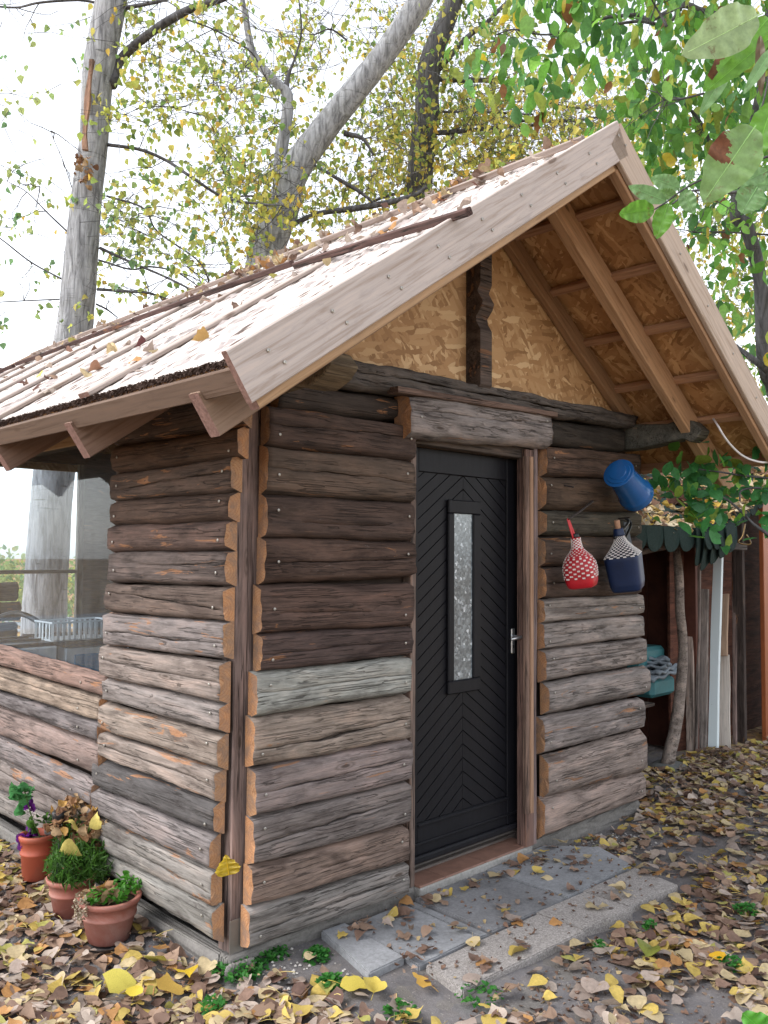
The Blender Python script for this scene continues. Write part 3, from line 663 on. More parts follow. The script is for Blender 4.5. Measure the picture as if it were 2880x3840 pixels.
for side in (-1, 1):
    lo, hi = (1.0955, xc-.0008) if side < 0 else (xc+.0008, 1.7935)
    s = .70   # rise of the boards
    nrm = math.hypot(1, s); wbd = .056
    zz = -.6
    while zz < 2.6:
        # band along direction (side*-1, -s): peak in the middle
        sl_ = -s*side
        z_at = lambda x, c: c+sl_*(x-xc)
        poly = [(lo, z_at(lo, zz)), (hi, z_at(hi, zz)), (hi, z_at(hi, zz+wbd*nrm-.006)), (lo, z_at(lo, zz+wbd*nrm-.006))]
        poly = clip(clip(poly, 0, 1, 1.924), 0, -1, -.229)
        zz += wbd*nrm
        if len(poly) < 3: continue
        c = Vector((sum(p[0] for p in poly)/len(poly), .05, sum(p[1] for p in poly)/len(poly))); n = len(poly)
        if (max(p[1] for p in poly)-min(p[1] for p in poly)) < .01: continue
        V = [(p[0], .0558, p[1]) for p in poly]+[(c.x+(p[0]-c.x)*.997, .0490, c.z+(p[1]-c.z)*.985) for p in poly]
        F = [tuple(range(n, 2*n))]+[(i, (i+1) % n, (i+1) % n+n, i+n) for i in range(n)]
        b = mesh('board', V, F, [M_black], door, False, None, tuple(c)); b.location = c-parent_origin(door)
# glass light in the door
for nm_, lo, hi in (('glass_frame', (1.306, .028, 1.728), (1.560, .0485, 1.797)), ('glass_frame', (1.306, .028, .820), (1.560, .0485, .885)), ('glass_frame', (1.306, .028, .8855), (1.350, .0485, 1.7275)), ('glass_frame', (1.500, .028, .8855), (1.560, .0485, 1.7275))):
    dpart(nm_, lo, hi, M_black, .005)
m = MT('patterned_glass', .12, .8)
v = m.n('TexVoronoi', {'feature': 'F1', 'distance': 'CHEBYCHEV'}, {'Vector': m.co((1, 1, 1), False), 'Scale': 75}, out=1); sp = m.t.nodes.new('ShaderNodeSeparateColor'); m.t.links.new(v, sp.inputs[0])
m.set(m.b, 'Base Color', m.ramp(sp.outputs[0], [(0, (.09, .11, .125)), (.6, (.15, .18, .20)), (.93, (.24, .28, .31)), (1, (.6, .65, .7))])); m.set(m.b, 'Normal', m.bump(sp.outputs[1], 1.0, .01)); m.set(m.b, 'Metallic', .0)
dpart('glass_pane', (1.350, .040, .886), (1.500, .0484, 1.7275), m.m, 0)
M_alu = plain('brushed_aluminium', (.45, .46, .48), .3, .5, .85)
hp = dpart('handle_plate', (1.822, .030, .985), (1.852, .0395, 1.12), M_alu, .004)
h = tube('handle', [(1.837, .03, 1.078), (1.837, -.015, 1.078), (1.825, -.028, 1.078), (1.775, -.03, 1.075), (1.74, -.028, 1.072)], [.008, .009, .010, .009, .007], [M_alu], door, 10)
dpart('keyhole', (1.834, .0285, 1.015), (1.841, .0299, 1.032), plain('hole', (.01, .01, .01)), .0)
# ---------------- roof
def slope_pt(side, x, y, off):
    return Vector((x, y, RZ-abs(x-RX)*ST/CT)) - (NL if side < 0 else NRt)*off
XE_L, XE_R = -.57, 3.45
def roof_mat():
    m = MT('bleached_roof_boards', .95, .15); co_ = m.co((1, 1, 1), False)
    g = m.noise(m.n('Mapping', ins={'Vector': co_, 'Scale': (.9, 20, 1)}), 3, 8, .72, .7)
    b = m.noise(m.n('Mapping', ins={'Vector': co_, 'Scale': (2, 7, 1)}), 2, 5, .65, 1)
    f = m.noise(m.n('Mapping', ins={'Vector': co_, 'Scale': (1.3, 27, 1)}), 4, 4, .7, .5)
    c = m.ramp(g, [(.30, (.26, .22, .20)), (.40, (.50, .45, .42)), (.6, (.60, .545, .51))])
    c = m.mix(1, c, m.ramp(b, [(.3, (.86, .84, .84)), (.6, (1, 1, 1))]), 'MULTIPLY')
    c = m.mix(m.ramp(f, [(.65, 0), (.72, .5)]), c, (.17, .14, .13))
    m.set(m.b, 'Base Color', c); m.set(m.b, 'Normal', m.bump(g, .7, .01, m.bump(f, .8, .01))); return m.m
M_roof = roof_mat(); M_redge = plain('roofing_edge', (.11, .08, .07), .95, .1, var=.4, sc=60, bump=.8)
def slab_on_slope(name, side, xa, xb, ya, yb, o0, o1, mats, parent=cabin, nx=2, ny=2, rough=0.0, uv=False):
    """slab between roof coordinates; local X runs up the slope, Y along the ridge"""
    U = UL if side < 0 else URt; N = NL if side < 0 else NRt
    org = slope_pt(side, xa, ya, 0); L = abs(xb-xa)/CT; W = yb-ya
    V = []; F = []
    for k, off in enumerate((o0, o1)):
        for j in range(ny+1):
            for i in range(nx+1):
                z = -off+(rough*(R.random()-.5) if k == 0 else 0); ex = 0
                V.append((L*i/nx, W*j/ny, z))
    st = (nx+1)*(ny+1)
    for j in range(ny):
        for i in range(nx):
            a = j*(nx+1)+i; F.append((a, a+1, a+nx+2, a+nx+1)); F.append((a+st+nx+1, a+st+nx+2, a+st+1, a+st))
    nf0 = len(F)
    for i in range(nx): F.append((i+1, i, i+st, i+1+st)); b = ny*(nx+1)+i; F.append((b, b+1, b+1+st, b+st))
    for j in range(ny): a = j*(nx+1); F.append((a, a+nx+1, a+nx+1+st, a+st)); a += nx; F.append((a+nx+1, a, a+st, a+nx+1+st))
    o = mesh(name, V, F, mats, parent, False, [0]*nf0+[len(mats)-1]*(len(F)-nf0))
    Yd = Vector((0, 1, 0)); m4 = Matrix.Identity(4)
    for k in range(3): m4[k][0] = U[k]; m4[k][1] = Yd[k]; m4[k][2] = N[k]; m4[k][3] = org[k]
    o.matrix_local = m4
    if side > 0:   # mirrored frame: flip faces
        for p in o.data.polygons: p.flip()
    if uv:
        l = o.data.uv_layers.new(name='UVMap')
        for lp in o.data.loops:
            p = o.data.vertices[lp.vertex_index].co; l.data[lp.index].uv = (p.x, p.y)
    return o
# roofing sheets lying between the battens, each its own strip up the slope
strips = [-.80, .09, .98, 1.86, 2.75, 3.64, 4.5, 5.33]
for a, b in zip(strips[:-1], strips[1:]):
    slab_on_slope('roofing_strip', -1, XE_L, RX, a+.002, b-.002, 0.0, .019, [M_roof, M_redge], nx=90, ny=44, rough=.006)
slab_on_slope('roofing_strip', 1, XE_R, RX, -.80, 5.33, 0.0, .019, [M_roof, M_redge], nx=8, ny=8)
slab_on_slope('roof_board', -1, XE_L+.004, RX-.0, -.80, 5.33, .0195, .036, [M_osb_roof], uv=True, nx=4, ny=8)
slab_on_slope('roof_board', 1, XE_R, RX, -.80, 5.33, .0195, .036, [M_osb_roof], uv=True, nx=4, ny=8)
slab_on_slope('ridge_cap', 1, RX+.06, RX, -.80, 5.33, -.012, -.001, [M_dark], nx=1, ny=4)
CSW = (.42, .31, .235); CSW2 = (.44, .27, .155)
# upslope batten strips on the felt
for y in strips[1:-1]:
    beam('batten', slope_pt(-1, XE_L-.01, y+.02, -.012), slope_pt(-1, RX-.02, y+.02, -.010), .08, .018, [M_sawn, M_sawn_end], cabin, up=(0, 0, 1), color=(.33, .28, .255), cut=True, nseg=10)
# snow-guard battens lying across, staggered
for (a, b) in (((1770, 826), (1120, 1022)), ((1108, 1012), (512, 1215)), ((505, 1222), (70, 1378)), ((60, 1385), (-300, 1510))):
    def onroof(x, y):
        d = Vector(ray(x, y)); o_ = Vector(CAM); return o_+d*((Vector((RX, 0, RZ))-o_).dot(NL)/d.dot(NL))
    p, q = onroof(*a), onroof(*b)
    beam('snow_batten', p+NL*.034, q+NL*.034, .028, .03, [M_dark, M_cut], cabin, up=tuple(NL), color=(.085, .05, .045), nseg=8, wob=.002)
beam('snow_batten', slope_pt(-1, 1.28, -.79, -.03), slope_pt(-1, 1.30, 5.2, -.03), .03, .03, [M_sawn, M_cut], cabin, up=tuple(NL), color=(.27, .22, .20), nseg=8)
mb = MB()   # long thin dark splinters and cracks standing on the sheets
for k in range(520):
    x = R.uniform(XE_L+.02, RX-.03); y = R.choice([R.uniform(-.78, 1.6), R.uniform(-.78, 5.2)]); l = R.uniform(.03, .12); t = R.uniform(.0008, .002)
    p = slope_pt(-1, x, y, -.003); d = UL*l+Vector((0, R.uniform(-.008, .008), 0)); hh = NL*R.uniform(.001, .003)
    mb.add([p, p+Vector((0, t, 0)), p+d*.5+hh, p+d+Vector((0, t*.3, 0)), p+d*.5+Vector((0, -t, 0))-NL*.002], [(0, 1, 2), (1, 3, 2), (3, 4, 2), (4, 0, 2)])
tag(mb.build('dark_splinter', [plain('dark_splinter', (.24, .19, .17), .95, .1, var=.5, sc=3)], cabin), kind='stuff')
# barge boards
def along(side, xa, xb, y, off, w, h, name, col, mats=None, cut=True, bev=.004, wob=0.0, nseg=6):
    N = NL if side < 0 else NRt
    return beam(name, slope_pt(side, xa, y, off), slope_pt(side, xb, y, off), w, h, mats or [M_sawn, M_sawn_end], cabin, up=tuple(N), bev=bev, color=col, cut=cut, wob=wob, nseg=nseg)
along(-1, XE_L-.03, RX+.0, -.818, .052, .026, .165, 'barge_board', (.42, .365, .34))
along(1, XE_R+.35, RX-.0, -.818, .052, .026, .165, 'barge_board', (.40, .32, .26))
along(-1, XE_L-.03, RX, 5.345, .052, .026, .165, 'barge_board', CSW)
along(1, XE_R, RX, 5.345, .052, .026, .165, 'barge_board', CSW)
for k in range(9):
    for dz in (.03, .085):
        p = slope_pt(-1, XE_L+.08+k*.245+.03*(dz > .05), -.833, dz); o = bpy.data.objects.new('nail', SCREW); COL.objects.link(o); o.parent = cabin; o.location = p
for k in range(7):
    p = slope_pt(1, 3.6-k*.3, -.833, .05); o = bpy.data.objects.new('nail', SCREW); COL.objects.link(o); o.parent = cabin; o.location = p
# rafters
for y in (-.575, .30, 1.07, 1.85, 2.65, 3.45, 4.25, 5.0): along(-1, XE_L-.03, RX-.03, y, .142, .055, .15, 'rafter', (.24, .165, .12) if y < 0 else (.20, .13, .10))
along(-1, XE_L, RX-.03, -.78, .112, .045, .11, 'rafter', (.40, .26, .15))
for y in (-.42,): along(1, XE_R+.16, RX+.0, y, .135, .06, .14, 'rafter', CSW2)
along(1, XE_R, RX+.0, -.78, .10, .045, .11, 'rafter', (.36, .22, .13))
along(1, 3.02, RX+.1, -.035, .10, .05, .10, 'rafter', (.30, .18, .10))
for y in (.6, 1.5, 2.4, 3.3, 4.2, 5.0): along(1, XE_R+.12, RX+.03, y, .118, .055, .135, 'rafter', (.2, .13, .09))
# purlin battens under the right-hand overhang
for x in (1.78, 2.12, 2.46, 2.80, 3.10):
    p = slope_pt(1, x, -.757, .066); q = slope_pt(1, x, -.06, .066)
    beam('purlin', p, q, .045, .035, [M_sawn, M_cut], cabin, up=tuple(NRt), color=(.36, .20, .115))
beam('eave_board', slope_pt(1, XE_R-.02, -.757, .08), slope_pt(1, XE_R-.02, 5.3, .08), .03, .07, [M_sawn, M_cut], cabin, up=tuple(NRt), color=(.34, .18, .105))
for x in (-.1, .4, .9):
    beam('purlin', slope_pt(-1, x, -.757, .066), slope_pt(-1, x, -.06, .066), .045, .035, [M_sawn, M_cut], cabin, up=tuple(NL), color=(.33, .19, .11))
beam('eave_board', slope_pt(-1, XE_L-.010, -.80, .062), slope_pt(-1, XE_L-.010, 5.3, .062), .028, .075, [M_sawn, M_sawn_end], cabin, up=tuple(NL), color=(.13, .085, .062), nseg=10)
# ragged fringe at the eave and slivers lifting on the roof
mb = MB()
for k in range(4500):
    y = R.uniform(-.79, 5.3); p = slope_pt(-1, XE_L-.002, y, R.uniform(-.004, .022)); l = R.uniform(.005, .018); t = R.uniform(.0025, .006)
    d = (-UL*R.uniform(.3, 1)+NL*R.uniform(-.5, .6)+Vector((0, R.uniform(-.3, .3), 0)))*l
    mb.add([p+Vector((0, -t, 0)), p+Vector((0, t, 0)), p+d, p-NL*t], [(0, 1, 2), (1, 3, 2), (3, 0, 2)])
o = mb.build('ragged_fringe', [plain('fringe', (.075, .05, .042), .95, .1, var=.4)], cabin); tag(o, kind='stuff')
mb = MB()
for k in range(3800):
    x = R.uniform(XE_L+.02, RX-.03); y = R.choice([R.uniform(-.78, 1.5), R.uniform(-.78, 5.2)]); l = R.uniform(.02, .13); t = R.uniform(.0015, .006)
    p = slope_pt(-1, x, y, -.004); d = UL*l+Vector((0, R.uniform(-.012, .012), 0)); hh = NL*R.uniform(.003, .011)
    mb.add([p, p+Vector((0, t, 0)), p+d*.5+hh, p+d+Vector((0, t*.3, 0)), p+d*.5+Vector((0, -t, 0))-NL*.003], [(0, 1, 2), (1, 3, 2), (3, 4, 2), (4, 0, 2)])
_n = 500; mb.v = mb.v[:5*_n]; mb.f = [f for f in mb.f if max(f) < 5*_n]; o = mb.build('roof_splinter', [plain('splinter', (.6, .54, .52), .95, .1, var=.4, sc=3)], cabin); tag(o, kind='stuff')
# ------------------------------------------------------------------ things on the wall
M_enamel = plain('blue_enamel', (.008, .085, .27), .25, .6, var=.12)
Jl = at(2318, 1772, 1, -.26); Jb = pd(2412, 1890, float(np.dot(MR[2], np.array(Jl)-CAM))+.25); ax = (Jb-Jl).normalized()
jug = tag(empty('enamel_jug', Jl), 'blue enamel jug with lid hanging tilted on the log wall', 'jug')
qj = Vector((0, 0, -1)).rotation_difference(ax)
jug.rotation_mode = 'QUATERNION'; jug.rotation_quaternion = qj
JH = .285
lathe('body', [(.001, -.004), (.072, -.004), (.076, .0), (.074, -.012)][::-1][:0] or [(.078, -.008), (.080, -.014), (.079, -.05), (.085, -.12), (.093, -.19), (.099, -.232), (.103, -.238), (.1005, -.246), (.105, -.262), (.104, -.278), (.096, -JH)], [M_enamel], jug, 40, cap0=True)
lathe('lid', [(.088, -.012), (.091, -.011), (.091, -.006), (.086, -.004), (.074, -.002), (.072, .004), (.052, .007), (.050, .011), (.020, .013), (.004, .0135)], [M_enamel], jug, 56).data.polygons.foreach_set('use_smooth', [False]*(56*9+2))
# handle on the side that faces the camera's left
qi = qj.inverted(); sd_ = (qi @ (Vector(CAM)-Vector(Jl))); sd_.z = 0; sd_.normalize()
sd2 = Matrix.Rotation(math.radians(24), 3, 'Z') @ sd_
hp_ = [sd2*.072+Vector((0, 0, -.04)), sd2*.10+Vector((0, 0, -.05)), sd2*.112+Vector((0, 0, -.085)), sd2*.108+Vector((0, 0, -.125)), sd2*.088+Vector((0, 0, -.145))]
tube('handle', hp_, .0075, [M_enamel], jug, 8)
tube('hinge', [sd2*-.084+Vector((0, 0, -.03)), sd2*-.098+Vector((0, 0, -.004)), sd2*-.086+Vector((0, 0, .012))], .005, [M_enamel], jug, 6)
wp = at(2262, 1800, 1, -.07)
tag(tube('nail', [wp, Vector((wp.x+.02, -.15, wp.z+.03)), Vector((wp.x+.05, -.22, wp.z+.04))], .004, [M_iron], None, 6), 'thin iron nail holding the blue enamel jug', 'nail')
def P_red(): return plain('red_weave', (.36, .012, .02), .45, .4, bump=.2, bsc=60)
def bottle(name, label, px_top, px_bot, yv, rad, prof, main, patch, neck, rows, square, lower, band=None):
    a = at(*px_top, 1, yv); b = at(*px_bot, 1, yv-.02); H = (a-b).length
    e = tag(empty(name, b), label, 'bottle'); e.rotation_mode = 'QUATERNION'; e.rotation_quaternion = Vector((0, 0, 1)).rotation_difference((a-b).normalized())
    e.rotation_quaternion = e.rotation_quaternion @ Matrix.Rotation(math.radians(20), 3, 'Z').to_quaternion()
    seg = 40; z = [p[1]*H for p in prof]; r = [p[0]*rad for p in prof]
    N_ = 44; zz = np.linspace(0, z[-1], N_); rr = np.interp(zz, z, r)
    def pt(k, i, off=0):
        an = 2*math.pi*k/seg; s_ = square*(1-min(1, max(0, (zz[i]/H-lower)/.35))); q = 1
        if s_ > 0: q = 1/((abs(math.cos(an))**(2+s_*5)+abs(math.sin(an))**(2+s_*5))**(1/(2+s_*5)))
        R_ = (rr[i]+off)*q; return (R_*math.cos(an), R_*math.sin(an), zz[i])
    V = [pt(k, i) for i in range(N_) for k in range(seg)]; F = [(i*seg+k, i*seg+(k+1) % seg, (i+1)*seg+(k+1) % seg, (i+1)*seg+k) for i in range(N_-1) for k in range(seg)]
    mi = [0 if zz[i] < lower*H else 1 for i in range(N_-1) for k in range(seg)]
    F += [tuple(reversed(range(seg))), tuple(range((N_-1)*seg, N_*seg))]; mi += [0, 1]
    mesh('body', V, F, [main, neck], e, True, mi)
    mbp = MB(); k0 = 0
    for (za, zb, nr, ncol, fill) in rows:
        for j in range(nr):
            z0_, z1_ = (za+(zb-za)*(j+.5-fill/2)/nr)*H, (za+(zb-za)*(j+.5+fill/2)/nr)*H
            for k in range(ncol):
                if (j+k) % 2: continue
                a0 = (k+.5-fill*.52)/ncol*2*math.pi; a1 = (k+.5+fill*.52)/ncol*2*math.pi; Vq = []
                for off in (.0035, -.002):
                    for (aa, zq) in ((a0, z0_), (a1, z0_), (a1, z1_), (a0, z1_)):
                        s_ = square*(1-min(1, max(0, (zq/H-lower)/.35))); q = 1/((abs(math.cos(aa))**(2+s_*5)+abs(math.sin(aa))**(2+s_*5))**(1/(2+s_*5))) if s_ > 0 else 1
                        R_ = (float(np.interp(zq, z, r))+off)*q; Vq.append((R_*math.cos(aa), R_*math.sin(aa), zq))
                mbp.add(Vq, [(0, 1, 2, 3), (0, 4, 5, 1), (1, 5, 6, 2), (2, 6, 7, 3), (3, 7, 4, 0)])
    o = mbp.build('woven_patch', [patch], e); tag(o, kind='stuff')
    return e, H, a, b
M_white = plain('white_weave', (.62, .58, .56), .5, .4, bump=.2, bsc=60); M_red = P_red(); M_redl = plain('red_base', (.42, .01, .02), .4, .4)
M_blue = plain('blue_leatherette', (.004, .015, .055), .5, .4, var=.3); M_navy = plain('navy_weave', (.006, .009, .018), .45, .4)
e, H, a, b = bottle('wicker_bottle', 'red and white woven bottle hanging from an iron spike by a red strap', (2158, 2016), (2186, 2203), -.20, .089,
    [(.66, 0), (.80, .02), (.90, .10), (1.0, .38), (.97, .50), (.78, .62), (.48, .72), (.32, .80), (.27, .95), (.29, 1.0)], M_redl, M_white, M_red,
    [(.19, .62, 9, 26, .62), (.62, .76, 5, 26, .62), (.77, .99, 8, 16, .92)], .45, .17)
sp0 = at(2131, 1948, 1, -.205)
for dx in (-.014, .014):
    t_ = Vector((a.x+dx, a.y, a.z-.02)); o = beam('strap', t_, Vector((sp0.x+dx*.3, sp0.y+.002, sp0.z+.004)), .014, .003, [M_redl], None, up=(0, 1, .1), bev=.0005)
    mwb = o.matrix_world.copy(); o.parent = e; M4 = Matrix.Translation(e.location) @ e.rotation_quaternion.to_matrix().to_4x4(); o.matrix_parent_inverse = M4.inverted()
M_black2 = plain('black_plastic', (.012, .012, .013), .4, .4)
lathe('stopper', [(.020, 0), (.022, .004), (.02, .022), (.012, .024)], [M_black2], e, 16, (0, 0, H))
hk = at(2222, 1880, 1, -.07)
tag(tube('iron_spike', [hk, hk.lerp(sp0, .5)+Vector((0, 0, -.004)), sp0+Vector((-.006, -.008, .002))], [.008, .007, .005], [M_iron], None, 6), 'dark iron spike driven into the logs above the red and white bottle', 'spike')
e, H, a, b = bottle('wicker_bottle', 'large navy blue woven bottle with cork hanging beside the cabin corner', (2322, 2006), (2357, 2212), -.20, .100,
    [(.74, 0), (.84, .02), (.92, .12), (1.0, .58), (.98, .63), (.62, .76), (.36, .88), (.26, .98), (.25, 1.0)], M_blue, M_white, M_navy, [(.625, .985, 15, 34, .86)], .9, .62)
lathe('collar', [(.036, 0), (.033, .01), (.028, .038), (.026, .042)], [M_blue], e, 20, (0, 0, H-.004)); lathe('cork', [(.015, 0), (.016, .03), (.017, .055), (.015, .057)], [plain('cork', (.38, .22, .14), .9, .1, var=.3, sc=50)], e, 14, (0, 0, H+.03))
nb = at(2318, 1945, 1, -.07)
M4 = Matrix.Translation(e.location) @ e.rotation_quaternion.to_matrix().to_4x4()
for P in ([a+Vector((-.05, 0, -.02)), Vector((nb.x-.02, -.15, nb.z-.03)), Vector((nb.x, -.12, nb.z)), Vector((nb.x+.03, -.14, nb.z-.04)), a+Vector((.06, .02, -.08)), b+Vector((.14, .04, .22))],):
    o = tube('strap', P, .008, [M_black2], None, 6); o.parent = e; o.matrix_parent_inverse = M4.inverted()
o = beam('strap', nb+Vector((.03, -.03, -.02)), b+Vector((.17, .07, .20)), .05, .004, [M_navy], None, up=(0, 1, 0)); o.parent = e; o.matrix_parent_inverse = M4.inverted()
tag(tube('nail', [nb, nb+Vector((0, -.08, .006))], .004, [M_iron], None, 6), 'nail under the jug that carries the navy bottle', 'nail')
na = at(2116, 1820, 1, -.07); tag(tube('nail', [na, na+Vector((.02, -.05, -.012))], .005, [M_iron], None, 6), 'bent empty nail in the third log right of the door', 'nail')
# white cable
tag(tube('cable', [at(2665, 1556, 1, -.46), at(2688, 1590, 1, -.62), at(2725, 1650, 1, -.66), at(2775, 1702, 1, -.69), at(2830, 1728, 1, -.74), at(2900, 1733, 1, -.76), at(3100, 1715, 1, -.7)], .0065, [plain('white_cable', (.6, .58, .58), .5)], None, 8), 'thin white cable drooping from the right rafter', 'cable')
# ------------------------------------------------------------------ paving in front of the door
def slab(name, pts, top, th, mat, label, group='paving slabs before the door'):
    bm = bmesh.new(); lo = [bm.verts.new((x, y, top-th+gh(x, y)*0)) for x, y in pts]; bm.faces.new(lo)
    r_ = bmesh.ops.extrude_face_region(bm, geom=bm.faces[:]); 
    for v in [v for v in r_['geom'] if isinstance(v, bmesh.types.BMVert)]: v.co.z = top+R.uniform(-.002, .002)
    bmesh.ops.recalc_face_normals(bm, faces=bm.faces[:]); bmesh.ops.bevel(bm, geom=bm.edges[:], offset=.005, segments=2, affect='EDGES')
    c = Vector((sum(p[0] for p in pts)/len(pts), sum(p[1] for p in pts)/len(pts), top)); bmesh.ops.translate(bm, verts=bm.verts[:], vec=-c)
    me = bpy.data.meshes.new(name); bm.to_mesh(me); bm.free(); o = new_obj(name, me, None, [mat]); o.location = c
    return tag(o, label, 'paving slab', group)
slab('paving_slab', [(.43, -.035), (.556, -.045), (.515, -.44), (.325, -.44)], -.05, .04, M_slab, 'small tilted grey slab nearest the cabin corner')
slab('paving_slab', [(.35, -.06), (.50, -.06), (.50, -.47), (.34, -.46)], -.094, .04, M_slab, 'grey slab lying underneath the small tilted one')
slab('paving_slab', [(.565, -.05), (.905, -.055), (.885, -.505), (.522, -.51)], -.064, .06, M_slab, 'square grey slab second from the cabin corner')
slab('paving_slab', [(.915, -.06), (.965, -.06), (.948, -.515), (.895, -.51)], -.068, .05, M_slab, 'narrow strip of grey concrete wedged between two slabs')
slab('paving_slab', [(.975, -.055), (1.49, -.055), (1.49, -.535), (.962, -.52)], -.062, .06, concrete('slab_concrete_dark', (.19, .19, .198)), 'large dark grey slab directly below the door')
slab('paving_slab', [(1.5, -.055), (2.02, -.035), (2.22, -.26), (2.10, -.515), (1.5, -.535)], -.06, .06, M_slab, 'large pale slab with clipped corner right of the door')
for k, (a_, b_) in enumerate(((.50, 1.245), (1.255, 1.62), (1.63, 2.09))):
    slab('paving_slab', [(a_+(.04 if k == 0 else 0), -.527), (b_, -.545), (b_-(.06 if k == 2 else 0), -.79-.01*k), (a_, -.75-.02*(k > 0))], -.06-.003*k, .065, M_aggr,
         ['long pebbly aggregate slab at the front edge of the paving', 'middle pebbly slab in the front row', 'pebbly slab at the far right end of the front row'][k])
# rubble mortar patch
mb = MB()
for k in range(420):
    x, y = R.gauss(2.45, .22), R.gauss(-.20, .10)
    if k > 300: x, y = R.gauss(.12, .12), R.gauss(-.25, .1)
    r_ = R.uniform(.003, .010); z = gh(x, y)+r_*.4
    mb.add([(x-r_, y, z), (x, y-r_, z), (x+r_*1.2, y, z), (x, y+r_, z), (x, y, z+r_*.8)], [(0, 1, 4), (1, 2, 4), (2, 3, 4), (3, 0, 4)])
o = mb.build('gravel', [plain('pebble', (.36, .34, .32), .9, .2, var=.4, sc=40)]); tag(o, 'pale pebbles and mortar crumbs scattered by the cabin corners', None, None, 'stuff')
# ------------------------------------------------------------------ flower pots
M_terra = plain('terracotta_plastic', (.25, .085, .062), .6, .35, var=.12, sc=6, bump=.15, dirt=(.33, .2, .17)); M_terra2 = plain('orange_plastic', (.30, .065, .035), .5, .4, dirt=(.2, .07, .04))
M_soil = plain('potting_soil', (.05, .035, .025), .95, .1, bump=.8, bsc=80)
def pot(label, x, y, z, r0, r1, h, mat):
    e = tag(empty('flower_pot', (x, y, z)), label, 'flower pot', 'flower pots by the side wall')
    lathe('pot_wall', [(r0*.9, 0), (r0, .006), (r0+(r1-r0)*.55, h*.55), (r0+(r1-r0)*.57+.004, h*.57), (r0+(r1-r0)*.62+.004, h*.61), (r0+(r1-r0)*.63, h*.63), (r0+(r1-r0)*.85, h*.85), (r1, h*.86), (r1+.004, h*.9), (r1+.007, h*.985), (r1+.002, h), (r1-.010, h*.995), (r1-.016, h*.85)], [mat], e, 48, cap1=False)
    lathe('soil', [(.001, h*.86), (r1-.014, h*.84)], [M_soil], e, 24, cap0=False, cap1=False)
    return e
P1 = at(420, 3530, 2, GZ+.012); P2 = at(275, 3432, 2, GZ+.01); P3 = at(150, 3300, 2, GZ)
pot('wide terracotta pot nearest the camera by the side wall', P1.x, P1.y+.03, P1.z, .084, .124, .18, M_terra)
pot('terracotta pot with bushy green plant behind the wide pot', P2.x, P2.y+.02, P2.z, .074, .105, .17, M_terra)
pot('tall bright orange pot furthest from the camera', P3.x, P3.y+.04, P3.z, .068, .085, .22, M_terra2)
P4 = Vector((P2.x+.20, P2.y+.30, GZ)); pot('terracotta pot pushed against the logs under the marigold', P4.x, P4.y, P4.z, .085, .125, .19, M_terra)
s_ = lathe('saucer', [(.10, 0), (.105, .004), (.128, .032), (.131, .034), (.127, .032), (.10, .008)], [plain('dusty_black_saucer', (.06, .055, .055), .7, .3, dirt=(.22, .19, .18))], None, 36, (P1.x-.012, P1.y+.02, GZ-.004)); tag(s_, 'dusty dark saucer under the wide terracotta pot', 'saucer')
s_ = lathe('saucer', [(.085, 0), (.09, .004), (.108, .02), (.11, .021), (.085, .006)], [plain('pale_saucer', (.22, .17, .16), .7, .3)], None, 36, (P2.x, P2.y+.02, GZ-.006)); tag(s_, 'pale dusty saucer under the bushy plant pot', 'saucer')
# plants
def leafy(name, c, n, rad, hgt, size, pal, rows, parent, mat=M_green, hang=False, tilt=.9, curl=.3, kind='stuff', up=0):
    c = np.array(c); p = NR.normal(0, 1, (n, 3)); p /= np.linalg.norm(p, axis=1)[:, None]; p *= NR.uniform(.35, 1, (n, 1))**.6
    p = p*np.array([rad, rad, hgt]); p[:, 2] = np.abs(p[:, 2]) if up else p[:, 2]
    cols, _ = pick(pal, n); o = leaf_field(name, c+p, NR.uniform(.7, 1.3, n)*size, rots(n, tilt, hang), cols, rows, mat, parent, curl=curl); return tag(o, kind=kind)
PGR = [(3, (.05, .13, .02)), (2, (.08, .19, .03)), (1, (.03, .08, .015))]; PBR = [(3, (.26, .14, .07)), (2, (.18, .09, .05)), (2, (.34, .23, .13)), (1, (.42, .24, .07))]
def stems(name, c, n, rad, h, parent, col):
    mb = MB()
    for k in range(n):
        a_ = R.uniform(0, 6.28); r_ = R.uniform(.2, 1)*rad; t_ = Vector(c)+Vector((math.cos(a_)*r_, math.sin(a_)*r_, h*R.uniform(.6, 1)))
        b_ = Vector(c)+Vector((math.cos(a_)*r_*.25, math.sin(a_)*r_*.25, 0)); V, F = tube_data([b_, b_.lerp(t_, .5)+Vector((0, 0, .02)), t_], .0016, 4); mb.add(V, F)
    o = mb.build(name, [plain('stem', col, .8)], parent); return tag(o, kind='stuff')
pl = tag(empty('marigold_plant'), 'bushy narrow leaved plant with few orange marigolds and dead leaves caught on top', 'plant')
c4 = (P4.x-.03, P4.y-.12, GZ+.30)
leafy('narrow_leaf', (c4[0], c4[1]-.03, c4[2]-.05), 2200, .20, .15, .05, PGR, ROWS_N, pl, tilt=1.0); leafy('narrow_leaf', (P2.x+.02, P2.y-.0, GZ+.22), 900, .15, .09, .05, PGR, ROWS_N, pl, tilt=.9)
stems('stem', (c4[0], c4[1], GZ+.16), 60, .15, .30, pl, (.08, .06, .03)); leafy('dried_leaf', (c4[0]-.01, c4[1], c4[2]+.07), 260, .20, .10, .045, PBR, ROWS_P, pl, M_leaf, curl=.7)
leafy('dried_leaf', (c4[0]+.03, c4[1]-.03, c4[2]-.0), 45, .18, .10, .06, PBR, ROWS_P, pl, M_leaf, curl=.7)
